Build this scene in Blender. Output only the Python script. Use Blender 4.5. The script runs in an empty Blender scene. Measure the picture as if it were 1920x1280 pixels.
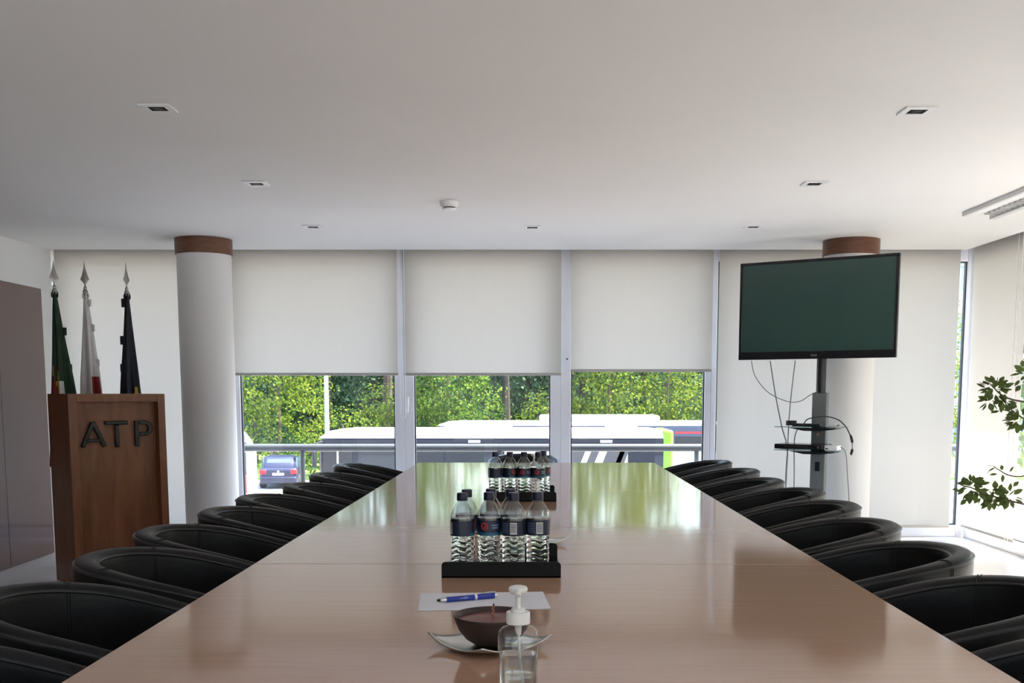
import bpy, math, random
from mathutils import Vector, Matrix
R = math.radians
scene = bpy.context.scene
COL = scene.collection

# ------------------------------------------------------------------ camera
EYE = 1.225
FPX = 1940.0
cam_d = bpy.data.cameras.new('camera')
cam = bpy.data.objects.new('camera', cam_d)
COL.objects.link(cam)
cam.location = (0, 0, EYE)
cam.rotation_euler = (R(90 - 6.4), 0, 0)
cam_d.sensor_width = 36.0
cam_d.lens = FPX * 36.0 / 1920.0
cam_d.shift_x = -30.0 / 1920.0
cam_d.shift_y = (733.0 + FPX * math.tan(R(6.4)) - 640.0) / 1920.0
cam_d.clip_start = 0.05
cam_d.clip_end = 600
scene.camera = cam

# ------------------------------------------------------------------ world, sun, exposure
SUN_EL, SUN_AZ = 56.0, 9.0          # azimuth measured from +X towards +Y
world = bpy.data.worlds.new('world')
scene.world = world
world.use_nodes = True
wt = world.node_tree
wt.nodes.clear()
w_out = wt.nodes.new('ShaderNodeOutputWorld')
w_bg = wt.nodes.new('ShaderNodeBackground')
w_sky = wt.nodes.new('ShaderNodeTexSky')
w_sky.sky_type = 'NISHITA'
w_sky.sun_disc = False
w_sky.sun_elevation = R(SUN_EL)
w_sky.sun_rotation = R(90 - SUN_AZ)
w_sky.air_density = 1.0
w_sky.dust_density = 3.2
w_sky.ozone_density = 1.0
wt.links.new(w_sky.outputs[0], w_bg.inputs[0])
w_bg.inputs[1].default_value = 1.55
wt.links.new(w_bg.outputs[0], w_out.inputs[0])

sun_d = bpy.data.lights.new('sun', 'SUN')
sun_d.energy = 21.0
sun_d.angle = R(0.6)
sun_d.color = (1.0, 0.91, 0.76)
sun = bpy.data.objects.new('sun', sun_d)
COL.objects.link(sun)
_sd = Vector((math.cos(R(SUN_AZ)) * math.cos(R(SUN_EL)), math.sin(R(SUN_AZ)) * math.cos(R(SUN_EL)), math.sin(R(SUN_EL))))
sun.rotation_euler = _sd.to_track_quat('Z', 'Y').to_euler()
sun.location = (30, 10, 40)

scene.view_settings.view_transform = 'Standard'
scene.view_settings.look = 'None'
scene.view_settings.gamma = 1.0
scene.view_settings.use_curve_mapping = False
scene.view_settings.exposure = 0.48

# ------------------------------------------------------------------ materials
def new_mat(name):
    m = bpy.data.materials.new(name)
    m.use_nodes = True
    return m

def pbr(name, col, rough=0.5, metal=0.0, spec=0.5, coat=0.0, noise=None, bump=None, trans=0.0, ior=1.45):
    """noise = (scale, amount[, stretch]) colour variation; bump = (scale, strength)"""
    m = new_mat(name)
    nt = m.node_tree
    b = nt.nodes['Principled BSDF']
    c = (*col, 1.0)
    b.inputs['Base Color'].default_value = c
    b.inputs['Roughness'].default_value = rough
    b.inputs['Metallic'].default_value = metal
    b.inputs['Specular IOR Level'].default_value = spec
    b.inputs['Coat Weight'].default_value = coat
    b.inputs['Coat Roughness'].default_value = 0.08
    b.inputs['Transmission Weight'].default_value = trans
    b.inputs['IOR'].default_value = ior
    tc = nt.nodes.new('ShaderNodeTexCoord')
    if noise:
        mp = nt.nodes.new('ShaderNodeMapping')
        if len(noise) > 2:
            mp.inputs['Scale'].default_value = noise[2]
        nt.links.new(tc.outputs['Object'], mp.inputs['Vector'])
        n = nt.nodes.new('ShaderNodeTexNoise')
        n.inputs['Scale'].default_value = noise[0]
        n.inputs['Detail'].default_value = 5
        nt.links.new(mp.outputs[0], n.inputs['Vector'])
        r = nt.nodes.new('ShaderNodeValToRGB')
        a = noise[1]
        r.color_ramp.elements[0].position = 0.3
        r.color_ramp.elements[1].position = 0.7
        r.color_ramp.elements[0].color = tuple(max(0, x * (1 - a)) for x in col) + (1,)
        r.color_ramp.elements[1].color = tuple(min(1, x * (1 + a)) for x in col) + (1,)
        nt.links.new(n.outputs['Fac'], r.inputs['Fac'])
        nt.links.new(r.outputs['Color'], b.inputs['Base Color'])
    if bump:
        n2 = nt.nodes.new('ShaderNodeTexNoise')
        n2.inputs['Scale'].default_value = bump[0]
        n2.inputs['Detail'].default_value = 4
        nt.links.new(tc.outputs['Object'], n2.inputs['Vector'])
        bp = nt.nodes.new('ShaderNodeBump')
        bp.inputs['Strength'].default_value = bump[1]
        bp.inputs['Distance'].default_value = 0.01
        nt.links.new(n2.outputs['Fac'], bp.inputs['Height'])
        nt.links.new(bp.outputs[0], b.inputs['Normal'])
    return m

def wood(name, dark, light, rough, stretch, scale=3.0, coat=0.0, rough_var=0.0, spec=0.5):
    m = new_mat(name)
    nt = m.node_tree
    b = nt.nodes['Principled BSDF']
    b.inputs['Roughness'].default_value = rough
    b.inputs['Coat Weight'].default_value = coat
    b.inputs['Coat Roughness'].default_value = 0.06
    b.inputs['Specular IOR Level'].default_value = spec
    tc = nt.nodes.new('ShaderNodeTexCoord')
    mp = nt.nodes.new('ShaderNodeMapping')
    mp.inputs['Scale'].default_value = stretch
    nt.links.new(tc.outputs['Object'], mp.inputs['Vector'])
    n = nt.nodes.new('ShaderNodeTexNoise')
    n.inputs['Scale'].default_value = scale
    n.inputs['Detail'].default_value = 8
    n.inputs['Roughness'].default_value = 0.65
    n.inputs['Distortion'].default_value = 0.6
    nt.links.new(mp.outputs[0], n.inputs['Vector'])
    r = nt.nodes.new('ShaderNodeValToRGB')
    r.color_ramp.elements[0].position = 0.32
    r.color_ramp.elements[1].position = 0.70
    r.color_ramp.elements[0].color = (*dark, 1)
    r.color_ramp.elements[1].color = (*light, 1)
    nt.links.new(n.outputs['Fac'], r.inputs['Fac'])
    nt.links.new(r.outputs[0], b.inputs['Base Color'])
    if rough_var:
        n2 = nt.nodes.new('ShaderNodeTexNoise')
        n2.inputs['Scale'].default_value = 2.3
        n2.inputs['Detail'].default_value = 6
        nt.links.new(tc.outputs['Object'], n2.inputs['Vector'])
        mr = nt.nodes.new('ShaderNodeMapRange')
        mr.inputs['From Min'].default_value = 0.3
        mr.inputs['From Max'].default_value = 0.7
        mr.inputs['To Min'].default_value = rough - rough_var
        mr.inputs['To Max'].default_value = rough + rough_var
        nt.links.new(n2.outputs['Fac'], mr.inputs['Value'])
        nt.links.new(mr.outputs[0], b.inputs['Roughness'])
    return m

def sheet(name, col, trans, fac, weave=False):
    """thin cloth or leaf: diffuse plus translucent"""
    m = new_mat(name)
    nt = m.node_tree
    nt.nodes.clear()
    o = nt.nodes.new('ShaderNodeOutputMaterial')
    d = nt.nodes.new('ShaderNodeBsdfDiffuse')
    t = nt.nodes.new('ShaderNodeBsdfTranslucent')
    x = nt.nodes.new('ShaderNodeMixShader')
    d.inputs[0].default_value = (*col, 1)
    t.inputs[0].default_value = (*trans, 1)
    x.inputs[0].default_value = fac
    nt.links.new(d.outputs[0], x.inputs[1])
    nt.links.new(t.outputs[0], x.inputs[2])
    nt.links.new(x.outputs[0], o.inputs[0])
    if weave:
        tc = nt.nodes.new('ShaderNodeTexCoord')
        mp = nt.nodes.new('ShaderNodeMapping')
        mp.inputs['Scale'].default_value = (9, 9, 0.35)
        nt.links.new(tc.outputs['Object'], mp.inputs[0])
        n = nt.nodes.new('ShaderNodeTexNoise')
        n.inputs['Scale'].default_value = 3
        n.inputs['Detail'].default_value = 3
        nt.links.new(mp.outputs[0], n.inputs['Vector'])
        r = nt.nodes.new('ShaderNodeValToRGB')
        r.color_ramp.elements[0].color = tuple(v * 0.94 for v in trans) + (1,)
        r.color_ramp.elements[1].color = tuple(min(1, v * 1.04) for v in trans) + (1,)
        nt.links.new(n.outputs['Fac'], r.inputs[0])
        nt.links.new(r.outputs[0], t.inputs[0])
    return m

def leafy(name, stops, fac=0.5):
    m = new_mat(name)
    nt = m.node_tree
    nt.nodes.clear()
    o = nt.nodes.new('ShaderNodeOutputMaterial')
    g = nt.nodes.new('ShaderNodeNewGeometry')
    r = nt.nodes.new('ShaderNodeValToRGB')
    els = r.color_ramp.elements
    els[0].position, els[0].color = stops[0][0], (*stops[0][1], 1)
    els[1].position, els[1].color = stops[-1][0], (*stops[-1][1], 1)
    for p, c in stops[1:-1]:
        e = els.new(p)
        e.color = (*c, 1)
    nt.links.new(g.outputs['Random Per Island'], r.inputs[0])
    d = nt.nodes.new('ShaderNodeBsdfDiffuse')
    t = nt.nodes.new('ShaderNodeBsdfTranslucent')
    x = nt.nodes.new('ShaderNodeMixShader')
    x.inputs[0].default_value = fac
    nt.links.new(r.outputs[0], d.inputs[0])
    nt.links.new(r.outputs[0], t.inputs[0])
    nt.links.new(d.outputs[0], x.inputs[1])
    nt.links.new(t.outputs[0], x.inputs[2])
    nt.links.new(x.outputs[0], o.inputs[0])
    return m

def film(name, tint=(1, 1, 1), ior=1.45, rough=0.02, gloss=(1, 1, 1), k=1.6):
    """thin clear sheet: transparent with a Fresnel reflection"""
    m = new_mat(name)
    nt = m.node_tree
    nt.nodes.clear()
    o = nt.nodes.new('ShaderNodeOutputMaterial')
    lw = nt.nodes.new('ShaderNodeLayerWeight')
    lw.inputs['Blend'].default_value = 0.5
    pw = nt.nodes.new('ShaderNodeMath')
    pw.operation = 'POWER'
    pw.inputs[1].default_value = 5.0
    nt.links.new(lw.outputs['Facing'], pw.inputs[0])
    f0 = k * ((ior - 1) / (ior + 1)) ** 2
    f = nt.nodes.new('ShaderNodeMath')
    f.operation = 'MULTIPLY_ADD'
    f.inputs[1].default_value = 1 - f0
    f.inputs[2].default_value = f0
    nt.links.new(pw.outputs[0], f.inputs[0])
    t = nt.nodes.new('ShaderNodeBsdfTransparent')
    t.inputs[0].default_value = (*tint, 1)
    g = nt.nodes.new('ShaderNodeBsdfGlossy')
    g.inputs['Color'].default_value = (*gloss, 1)
    g.inputs['Roughness'].default_value = rough
    x = nt.nodes.new('ShaderNodeMixShader')
    nt.links.new(f.outputs[0], x.inputs[0])
    nt.links.new(t.outputs[0], x.inputs[1])
    nt.links.new(g.outputs[0], x.inputs[2])
    nt.links.new(x.outputs[0], o.inputs[0])
    return m

M = {}
M['ceiling'] = pbr('ceiling_paint', (0.86, 0.845, 0.82), 0.85, noise=(1.2, 0.015))
M['white_wall'] = pbr('white_wall_paint', (0.86, 0.86, 0.84), 0.8, noise=(2, 0.02))
M['floor'] = pbr('floor_resin', (0.60, 0.60, 0.60), 0.30, noise=(1.5, 0.06), spec=0.5)
M['outer_concrete'] = pbr('outer_concrete', (0.22, 0.21, 0.20), 0.9, noise=(3, 0.06))
M['panel_wood'] = wood('panel_wood', (0.075, 0.026, 0.018), (0.105, 0.038, 0.026), 0.16, (6, 6, 0.5), 3.0, coat=0.35, rough_var=0.04)
M['table_wood'] = wood('table_wood', (0.46, 0.275, 0.180), (0.51, 0.315, 0.215), 0.085, (1.2, 22, 6), 2.5, coat=0.0, spec=0.75)
M['podium_wood'] = wood('podium_wood', (0.125, 0.040, 0.014), (0.235, 0.086, 0.034), 0.38, (5, 5, 0.9), 2.4)
M['podium_side'] = M['podium_wood']
M['cap_wood'] = wood('collar_wood', (0.10, 0.036, 0.016), (0.19, 0.075, 0.034), 0.4, (3, 3, 14), 3.0)
M['column'] = pbr('column_paint', (0.72, 0.71, 0.69), 0.7, noise=(1.5, 0.02))
M['frame'] = pbr('window_frame_paint', (0.74, 0.75, 0.80), 0.38, noise=(4, 0.02))
M['gasket'] = pbr('gasket_rubber', (0.03, 0.035, 0.04), 0.6, noise=(8, 0.1))
M['glass'] = film('window_glass', (0.95, 0.97, 0.965), 1.45, 0.0, k=0.9)
M['blind'] = sheet('blind_fabric', (0.42, 0.415, 0.40), (0.84, 0.775, 0.67), 0.172, weave=True)
M['blind_bar'] = pbr('blind_bar', (0.42, 0.41, 0.39), 0.5, noise=(10, 0.03))
M['chain'] = pbr('bead_chain_plastic', (0.85, 0.85, 0.83), 0.4, noise=(30, 0.02))
M['leather'] = pbr('black_leather', (0.008, 0.0085, 0.010), 0.42, noise=(14, 0.2), bump=(160, 0.10), spec=0.28)
M['leather_rim'] = pbr('black_leather_piping', (0.016, 0.017, 0.018), 0.36, noise=(20, 0.1), bump=(180, 0.1))
M['thread'] = pbr('black_thread', (0.006, 0.006, 0.008), 0.7, noise=(60, 0.1))
M['black_metal'] = pbr('black_metal', (0.012, 0.012, 0.013), 0.38, noise=(20, 0.1))
M['tray'] = pbr('black_tray', (0.003, 0.003, 0.004), 0.5, noise=(20, 0.1), spec=0.25)
M['tray_gloss'] = pbr('glossy_tray_bottom', (0.010, 0.010, 0.011), 0.06, noise=(20, 0.1), spec=1.0)
M['grey_metal'] = pbr('grey_metal', (0.17, 0.18, 0.18), 0.42, metal=0.25, noise=(12, 0.05))
M['chrome'] = pbr('chrome', (0.72, 0.72, 0.73), 0.16, metal=1.0, noise=(10, 0.03))
M['silver'] = pbr('silver_dish', (0.62, 0.61, 0.58), 0.20, metal=1.0, noise=(9, 0.06))
M['letter'] = pbr('dark_metal_letters', (0.030, 0.032, 0.033), 0.26, metal=0.85, noise=(15, 0.15))
M['bezel'] = pbr('tv_bezel', (0.007, 0.007, 0.009), 0.20, noise=(10, 0.05))
M['screen'] = pbr('tv_screen', (0.026, 0.062, 0.052), 0.16, noise=(2, 0.04), spec=0.6)
M['logo_grey'] = pbr('logo_grey', (0.30, 0.30, 0.30), 0.4, noise=(10, 0.02))
M['shelf_glass'] = film('shelf_glass', (0.62, 0.70, 0.70), 1.5, 0.02)
M['white_plastic'] = pbr('white_plastic', (0.80, 0.80, 0.79), 0.35, noise=(10, 0.02))
M['cable_grey'] = pbr('cable_grey', (0.20, 0.20, 0.21), 0.5, noise=(20, 0.05))
M['cable_black'] = pbr('cable_black', (0.012, 0.012, 0.013), 0.5, noise=(20, 0.1))
M['downlight_white'] = pbr('downlight_white', (0.86, 0.86, 0.85), 0.4, noise=(10, 0.01))
M['downlight_shade'] = pbr('downlight_shade', (0.002, 0.002, 0.003), 0.7, noise=(20, 0.1), spec=0.1)  # near black, stands in for shade inside the fitting
M['lens'] = pbr('downlight_lens', (0.008, 0.008, 0.010), 0.5, noise=(20, 0.05), spec=0.2)
M['grille_grey'] = pbr('grille_grey', (0.62, 0.61, 0.60), 0.45, noise=(8, 0.02))
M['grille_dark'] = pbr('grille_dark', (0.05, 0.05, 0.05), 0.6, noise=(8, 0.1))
# table things
M['water'] = pbr('water', (0.98, 0.99, 0.99), 0.03, trans=1.0, ior=1.33, spec=0.5)
M['pet'] = film('pet_plastic', (0.80, 0.82, 0.84), 1.6, 0.06)
M['cap_blue'] = pbr('navy_cap', (0.006, 0.008, 0.035), 0.35, noise=(40, 0.1))
M['label_navy'] = pbr('label_navy', (0.008, 0.016, 0.045), 0.35, noise=(30, 0.15))
M['label_teal'] = pbr('label_teal', (0.012, 0.12, 0.22), 0.35, noise=(40, 0.2))
M['label_red'] = pbr('label_red', (0.55, 0.045, 0.035), 0.4, noise=(40, 0.05))
M['label_white'] = pbr('label_white', (0.75, 0.76, 0.78), 0.4, noise=(40, 0.02))
M['label_pale'] = pbr('label_pale_blue', (0.16, 0.22, 0.36), 0.4, noise=(40, 0.05))
M['paper'] = pbr('paper', (0.80, 0.80, 0.86), 0.7, noise=(6, 0.01))
M['pen_blue'] = pbr('pen_blue', (0.012, 0.035, 0.32), 0.28, noise=(40, 0.05), coat=0.3)
M['bowl'] = pbr('bowl_ceramic', (0.035, 0.020, 0.016), 0.45, noise=(12, 0.25))
M['wax'] = pbr('candle_wax', (0.17, 0.050, 0.042), 0.35, noise=(18, 0.12))
M['wick'] = pbr('candle_wick', (0.40, 0.15, 0.09), 0.7, noise=(90, 0.2))
M['wick_tip'] = pbr('wick_tip', (0.03, 0.02, 0.02), 0.8, noise=(90, 0.2))
M['clear'] = film('clear_plastic', (0.94, 0.95, 0.95), 1.46, 0.03)
M['gel'] = pbr('sanitizer_gel', (0.97, 0.98, 0.98), 0.0, trans=1.0, ior=1.36)
M['sticker'] = film('clear_sticker', (0.86, 0.87, 0.87), 1.55, 0.25)
M['tube_white'] = pbr('dip_tube', (0.75, 0.76, 0.76), 0.4, noise=(20, 0.02))
# plant and flags
M['leaf'] = leafy('plant_leaf', [(0, (0.045, 0.075, 0.022)), (1, (0.14, 0.18, 0.06))], 0.3)
M['twig'] = pbr('twig_bark', (0.085, 0.070, 0.055), 0.8, noise=(30, 0.3))
M['pot'] = pbr('pot_ceramic', (0.50, 0.48, 0.45), 0.5, noise=(5, 0.05))
M['soil'] = pbr('soil', (0.03, 0.02, 0.015), 0.95, noise=(30, 0.4))
M['flag_green'] = pbr('flag_green', (0.006, 0.034, 0.011), 0.6, noise=(8, 0.25))
M['flag_red'] = pbr('flag_red', (0.21, 0.012, 0.015), 0.6, noise=(8, 0.25))
M['flag_yellow'] = pbr('flag_yellow', (0.42, 0.28, 0.035), 0.6, noise=(8, 0.2))
M['flag_white'] = pbr('flag_white', (0.60, 0.59, 0.58), 0.65, noise=(6, 0.06))
M['flag_navy'] = pbr('flag_navy', (0.003, 0.005, 0.016), 0.6, noise=(8, 0.25))
M['pole_metal'] = pbr('pole_metal', (0.30, 0.29, 0.28), 0.35, metal=0.9, noise=(20, 0.05))
# outdoors
M['asphalt'] = pbr('forecourt_paving', (0.27, 0.26, 0.25), 0.9, noise=(0.4, 0.10))
M['rail'] = pbr('rail_paint', (0.055, 0.066, 0.08), 0.45, noise=(5, 0.05))
M['bus_white'] = pbr('bus_white', (0.55, 0.55, 0.55), 0.35, noise=(1, 0.02))
M['bus_dark'] = pbr('bus_dark', (0.012, 0.014, 0.021), 0.5, noise=(1, 0.1), spec=0.25)
M['bus_slate'] = pbr('bus_slate', (0.045, 0.055, 0.085), 0.5, noise=(1, 0.08), spec=0.25)
M['bus_glass'] = pbr('bus_glass', (0.015, 0.018, 0.022), 0.12, noise=(1, 0.1), spec=0.35)
M['bus_green'] = pbr('bus_green', (0.11, 0.42, 0.008), 0.4, noise=(1, 0.03))
M['bus_grey'] = pbr('bus_grey', (0.04, 0.04, 0.043), 0.5, noise=(1, 0.08))
M['tyre'] = pbr('tyre_rubber', (0.015, 0.015, 0.016), 0.8, noise=(5, 0.1))
M['car_blue'] = pbr('car_blue', (0.013, 0.016, 0.040), 0.3, coat=0.2, noise=(2, 0.05))
M['car_glass'] = pbr('car_glass', (0.05, 0.075, 0.12), 0.08, spec=0.6, noise=(2, 0.05))
M['tail_red'] = pbr('tail_red', (0.55, 0.02, 0.03), 0.25, noise=(9, 0.1))
M['lamp_post'] = pbr('lamp_post_paint', (0.22, 0.24, 0.26), 0.5, noise=(1, 0.03))
M['bark'] = pbr('bark', (0.10, 0.065, 0.050), 0.9, noise=(3, 0.3))
M['bark_red'] = pbr('pine_bark', (0.065, 0.042, 0.036), 0.9, noise=(3, 0.3))
M['bark_dark'] = pbr('dark_bark', (0.03, 0.024, 0.022), 0.9, noise=(3, 0.3))
M['lime'] = leafy('lime_leaves', [(0, (0.042, 0.085, 0.020)), (0.5, (0.105, 0.155, 0.024)), (1, (0.20, 0.24, 0.038))], 0.5)
M['green'] = leafy('green_leaves', [(0, (0.030, 0.075, 0.020)), (0.5, (0.070, 0.13, 0.024)), (1, (0.16, 0.215, 0.04))], 0.5)
M['dark'] = leafy('dark_leaves', [(0, (0.018, 0.040, 0.024)), (0.7, (0.045, 0.085, 0.045)), (1, (0.20, 0.27, 0.17))], 0.3)
M['facade'] = pbr('far_facade', (0.30, 0.32, 0.36), 0.8, noise=(0.4, 0.06))
M['facade_glass'] = pbr('far_glass', (0.16, 0.20, 0.27), 0.15, noise=(1, 0.1))
M['facade_pink'] = pbr('far_band', (0.66, 0.50, 0.48), 0.8, noise=(1, 0.05))
M['lawn'] = pbr('lawn', (0.12, 0.20, 0.04), 0.95, noise=(0.6, 0.3))

# ------------------------------------------------------------------ mesh helpers
class B:
    def __init__(self):
        self.v, self.f, self.mi = [], [], []
        self.cur = 0
    def _add(self, vs, fs):
        o = len(self.v)
        self.v += [tuple(p) for p in vs]
        for f in fs:
            self.f.append(tuple(i + o for i in f))
            self.mi.append(self.cur)
        return self
    def box(self, x0, x1, y0, y1, z0, z1, mtx=None):
        vs = [(x, y, z) for z in (z0, z1) for y in (y0, y1) for x in (x0, x1)]
        if mtx is not None:
            vs = [mtx @ Vector(p) for p in vs]
        return self._add(vs, [(0, 2, 3, 1), (4, 5, 7, 6), (0, 1, 5, 4), (2, 6, 7, 3), (0, 4, 6, 2), (1, 3, 7, 5)])
    def loft(self, rings, closed=True, cap0=True, cap1=True):
        n = len(rings[0])
        vs = [p for r in rings for p in r]
        fs = []
        for i in range(len(rings) - 1):
            for j in range(n if closed else n - 1):
                k = (j + 1) % n
                fs.append((i * n + j, i * n + k, (i + 1) * n + k, (i + 1) * n + j))
        if closed and cap0:
            fs.append(tuple(reversed(range(n))))
        if closed and cap1:
            fs.append(tuple((len(rings) - 1) * n + j for j in range(n)))
        return self._add(vs, fs)
    def lathe(self, prof, n=24, c=(0, 0, 0), cap0=True, cap1=True):
        rings = [[(c[0] + r * math.cos(2 * math.pi * j / n), c[1] + r * math.sin(2 * math.pi * j / n), c[2] + z) for j in range(n)] for r, z in prof]
        return self.loft(rings, True, cap0, cap1)
    def cyl(self, p0, p1, r0, r1=None, n=12):
        return self.tube([p0, p1], [r0, r0 if r1 is None else r1], n)
    def tube(self, pts, r, n=8, flat=None):
        P = [Vector(p) for p in pts]
        rr = r if isinstance(r, (list, tuple)) else [r] * len(P)
        up = None
        rings = []
        for i, p in enumerate(P):
            t = (P[min(i + 1, len(P) - 1)] - P[max(i - 1, 0)])
            t = t.normalized() if t.length > 1e-9 else Vector((0, 0, 1))
            if up is None:
                up = Vector((0, 0, 1)) if abs(t.z) < 0.9 else Vector((1, 0, 0))
            a = t.cross(up)
            if a.length < 1e-6:
                a = t.orthogonal()
            a.normalize()
            b = a.cross(t).normalized()
            up = b
            rings.append([p + (a * math.cos(2 * math.pi * j / n) + b * math.sin(2 * math.pi * j / n)) * rr[i] for j in range(n)])
        return self.loft(rings)
    def prism(self, poly, axis, a0, a1):
        """poly: list of 2D points; axis 'x' -> (y,z), 'y' -> (x,z), 'z' -> (x,y)"""
        def mk(p, a):
            return {'x': (a, p[0], p[1]), 'y': (p[0], a, p[1]), 'z': (p[0], p[1], a)}[axis]
        n = len(poly)
        vs = [mk(p, a0) for p in poly] + [mk(p, a1) for p in poly]
        fs = [tuple(range(n)), tuple(range(2 * n - 1, n - 1, -1))]
        for j in range(n):
            k = (j + 1) % n
            fs.append((j, j + n, k + n, k))
        return self._add(vs, fs)
    def face(self, pts):
        return self._add(pts, [tuple(range(len(pts)))])
    def mesh(self, name, mats, smooth=True, ang=35):
        me = bpy.data.meshes.new(name)
        me.from_pydata(self.v, [], self.f)
        for m in (mats if isinstance(mats, (list, tuple)) else [mats]):
            me.materials.append(M[m] if isinstance(m, str) else m)
        if any(self.mi):
            me.polygons.foreach_set('material_index', self.mi)
        if smooth:
            me.polygons.foreach_set('use_smooth', [True] * len(me.polygons))
            me.set_sharp_from_angle(angle=R(ang))
        me.update()
        return me
    def obj(self, name, mats, parent=None, smooth=True, ang=35, bev=0, seg=2, fix=True):
        me = self.mesh(name, mats, smooth, ang)
        if fix:
            import bmesh
            bm = bmesh.new()
            bm.from_mesh(me)
            bmesh.ops.recalc_face_normals(bm, faces=bm.faces)
            bm.to_mesh(me)
            bm.free()
        return link(name, me, parent, bev, seg)

def link(name, me, parent=None, bev=0, seg=2):
    o = bpy.data.objects.new(name, me)
    COL.objects.link(o)
    if parent is not None:
        o.parent = parent
    if bev:
        b = o.modifiers.new('bevel', 'BEVEL')
        b.width = bev
        b.segments = seg
        b.limit_method = 'ANGLE'
        b.angle_limit = R(35)
        b.harden_normals = False
    return o

def tag(o, label, cat, group=None, kind=None):
    o['label'] = label
    if cat:
        o['category'] = cat
    if group:
        o['group'] = group
    if kind:
        o['kind'] = kind
    return o

def thing(name, label, cat, loc=(0, 0, 0), rz=0, group=None, kind=None):
    o = bpy.data.objects.new(name, None)
    o.empty_display_size = 0.1
    COL.objects.link(o)
    o.location = loc
    o.rotation_euler = (0, 0, rz)
    return tag(o, label, cat, group, kind)

def structure(o, label=None, cat=None):
    o['kind'] = 'structure'
    if label:
        o['label'] = label
    if cat:
        o['category'] = cat
    return o

def dup(root, loc=None, rz=None, label=None):
    def rec(o, parent):
        c = o.copy()
        COL.objects.link(c)
        if parent is not None:
            c.parent = parent
        for ch in list(o.children):
            rec(ch, c)
        return c
    r = rec(root, None)
    if loc is not None:
        r.location = loc
    if rz is not None:
        r.rotation_euler = (0, 0, rz)
    if label:
        r['label'] = label
    return r

def bezier(p0, p1, p2, p3, n=14):
    out = []
    for i in range(n + 1):
        t = i / n
        out.append(tuple((1 - t) ** 3 * a + 3 * (1 - t) ** 2 * t * b + 3 * (1 - t) * t * t * c + t ** 3 * d for a, b, c, d in zip(p0, p1, p2, p3)))
    return out

def spline(pts, n=8):
    P = [Vector(p) for p in pts]
    P = [P[0] * 2 - P[1]] + P + [P[-1] * 2 - P[-2]]
    out = []
    for i in range(1, len(P) - 2):
        for k in range(n):
            t = k / n
            a, b, c, d = P[i - 1], P[i], P[i + 1], P[i + 2]
            out.append(0.5 * ((2 * b) + (c - a) * t + (2 * a - 5 * b + 4 * c - d) * t * t + (3 * b - a - 3 * c + d) * t ** 3))
    out.append(P[-2])
    return out

# ------------------------------------------------------------------ room shell
XL, XR = -3.88, 3.675          # left wall face, right frame face
YB, YF = 8.677, -2.6          # back frame face, wall behind the camera
H = 2.359                     # ceiling
TOP = 2.56                    # top of the blind pocket

structure(B().box(XL - .2, XR + .1, YF - .2, YB + .1, -.12, 0).obj('floor', 'floor', smooth=False), 'smooth pale grey floor of the meeting room', 'floor')
c = B()
c.box(XL, 3.545, YF, 8.53, H, H + .03)
structure(c.obj('ceiling', 'ceiling', smooth=False), 'plain white plaster ceiling', 'ceiling')
structure(B().box(XL - .2, XL, YF - .2, YB + .1, 0, TOP).obj('wall_left', 'white_wall', smooth=False), 'white wall above the dark wood panelling', 'wall')
structure(B().box(XL - .2, -3.4, YF - .2, YF, 0, TOP).obj('wall_rear', 'white_wall', smooth=False), 'white wall behind the camera', 'wall')
structure(B().box(XL - .3, XR + 1.05, YF - .3, YB + 1.0, TOP, TOP + .35).obj('roof_slab', 'white_wall', smooth=False), 'overhanging roof slab above the windows', 'roof')
structure(B().box(XL - .3, XR + .1, YB + .1, 10.02, -.16, -.03).box(XR + .1, XR + .55, YF - .3, 10.02, -.16, -.03).obj('balcony_slab', 'outer_concrete', smooth=False), 'narrow concrete balcony outside the windows', 'balcony')

# ---- back windows: frame bars and panes
wi = 0
def window(x0, x1, axis='y', base=YB, glass=None, handle=None, jambs=(0.06, 0.06)):
    """one framed bay; axis 'y': lies along X at y=base; axis 'x': lies along Y at x=base"""
    global wi
    wi += 1
    w = bpy.data.objects.new('window_%d' % wi, None)
    COL.objects.link(w)
    structure(w)
    jl, jr = jambs
    zb, zt = 0.10, 2.285
    def bar(name, a0, a1, z0, z1, mat='frame', d0=0.0, d1=0.075, bev=0.006):
        b = B()
        if axis == 'y':
            b.box(a0, a1, base + d0, base + d1, z0, z1)
        else:
            b.box(base + d0, base + d1, a0, a1, z0, z1)
        return b.obj(name, mat, w, bev=bev)
    bar('jamb', x0, x0 + jl, 0, TOP)
    bar('jamb', x1 - jr, x1, 0, TOP)
    bar('sill', x0 + jl, x1 - jr, 0, zb)
    bar('head', x0 + jl, x1 - jr, zt, TOP)
    g = 0.010
    for n_, a in (('gasket', (x0 + jl, x0 + jl + g, zb, zt)), ('gasket', (x1 - jr - g, x1 - jr, zb, zt)),
                  ('gasket', (x0 + jl + g, x1 - jr - g, zb, zb + g)), ('gasket', (x0 + jl + g, x1 - jr - g, zt - g, zt))):
        bar(n_, *a, mat='gasket', d0=0.018, d1=0.055, bev=0)
    p = bar('pane', x0 + jl + g, x1 - jr - g, zb + g, zt - g, mat='glass', d0=0.034, d1=0.0341, bev=0)
    return w

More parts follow.
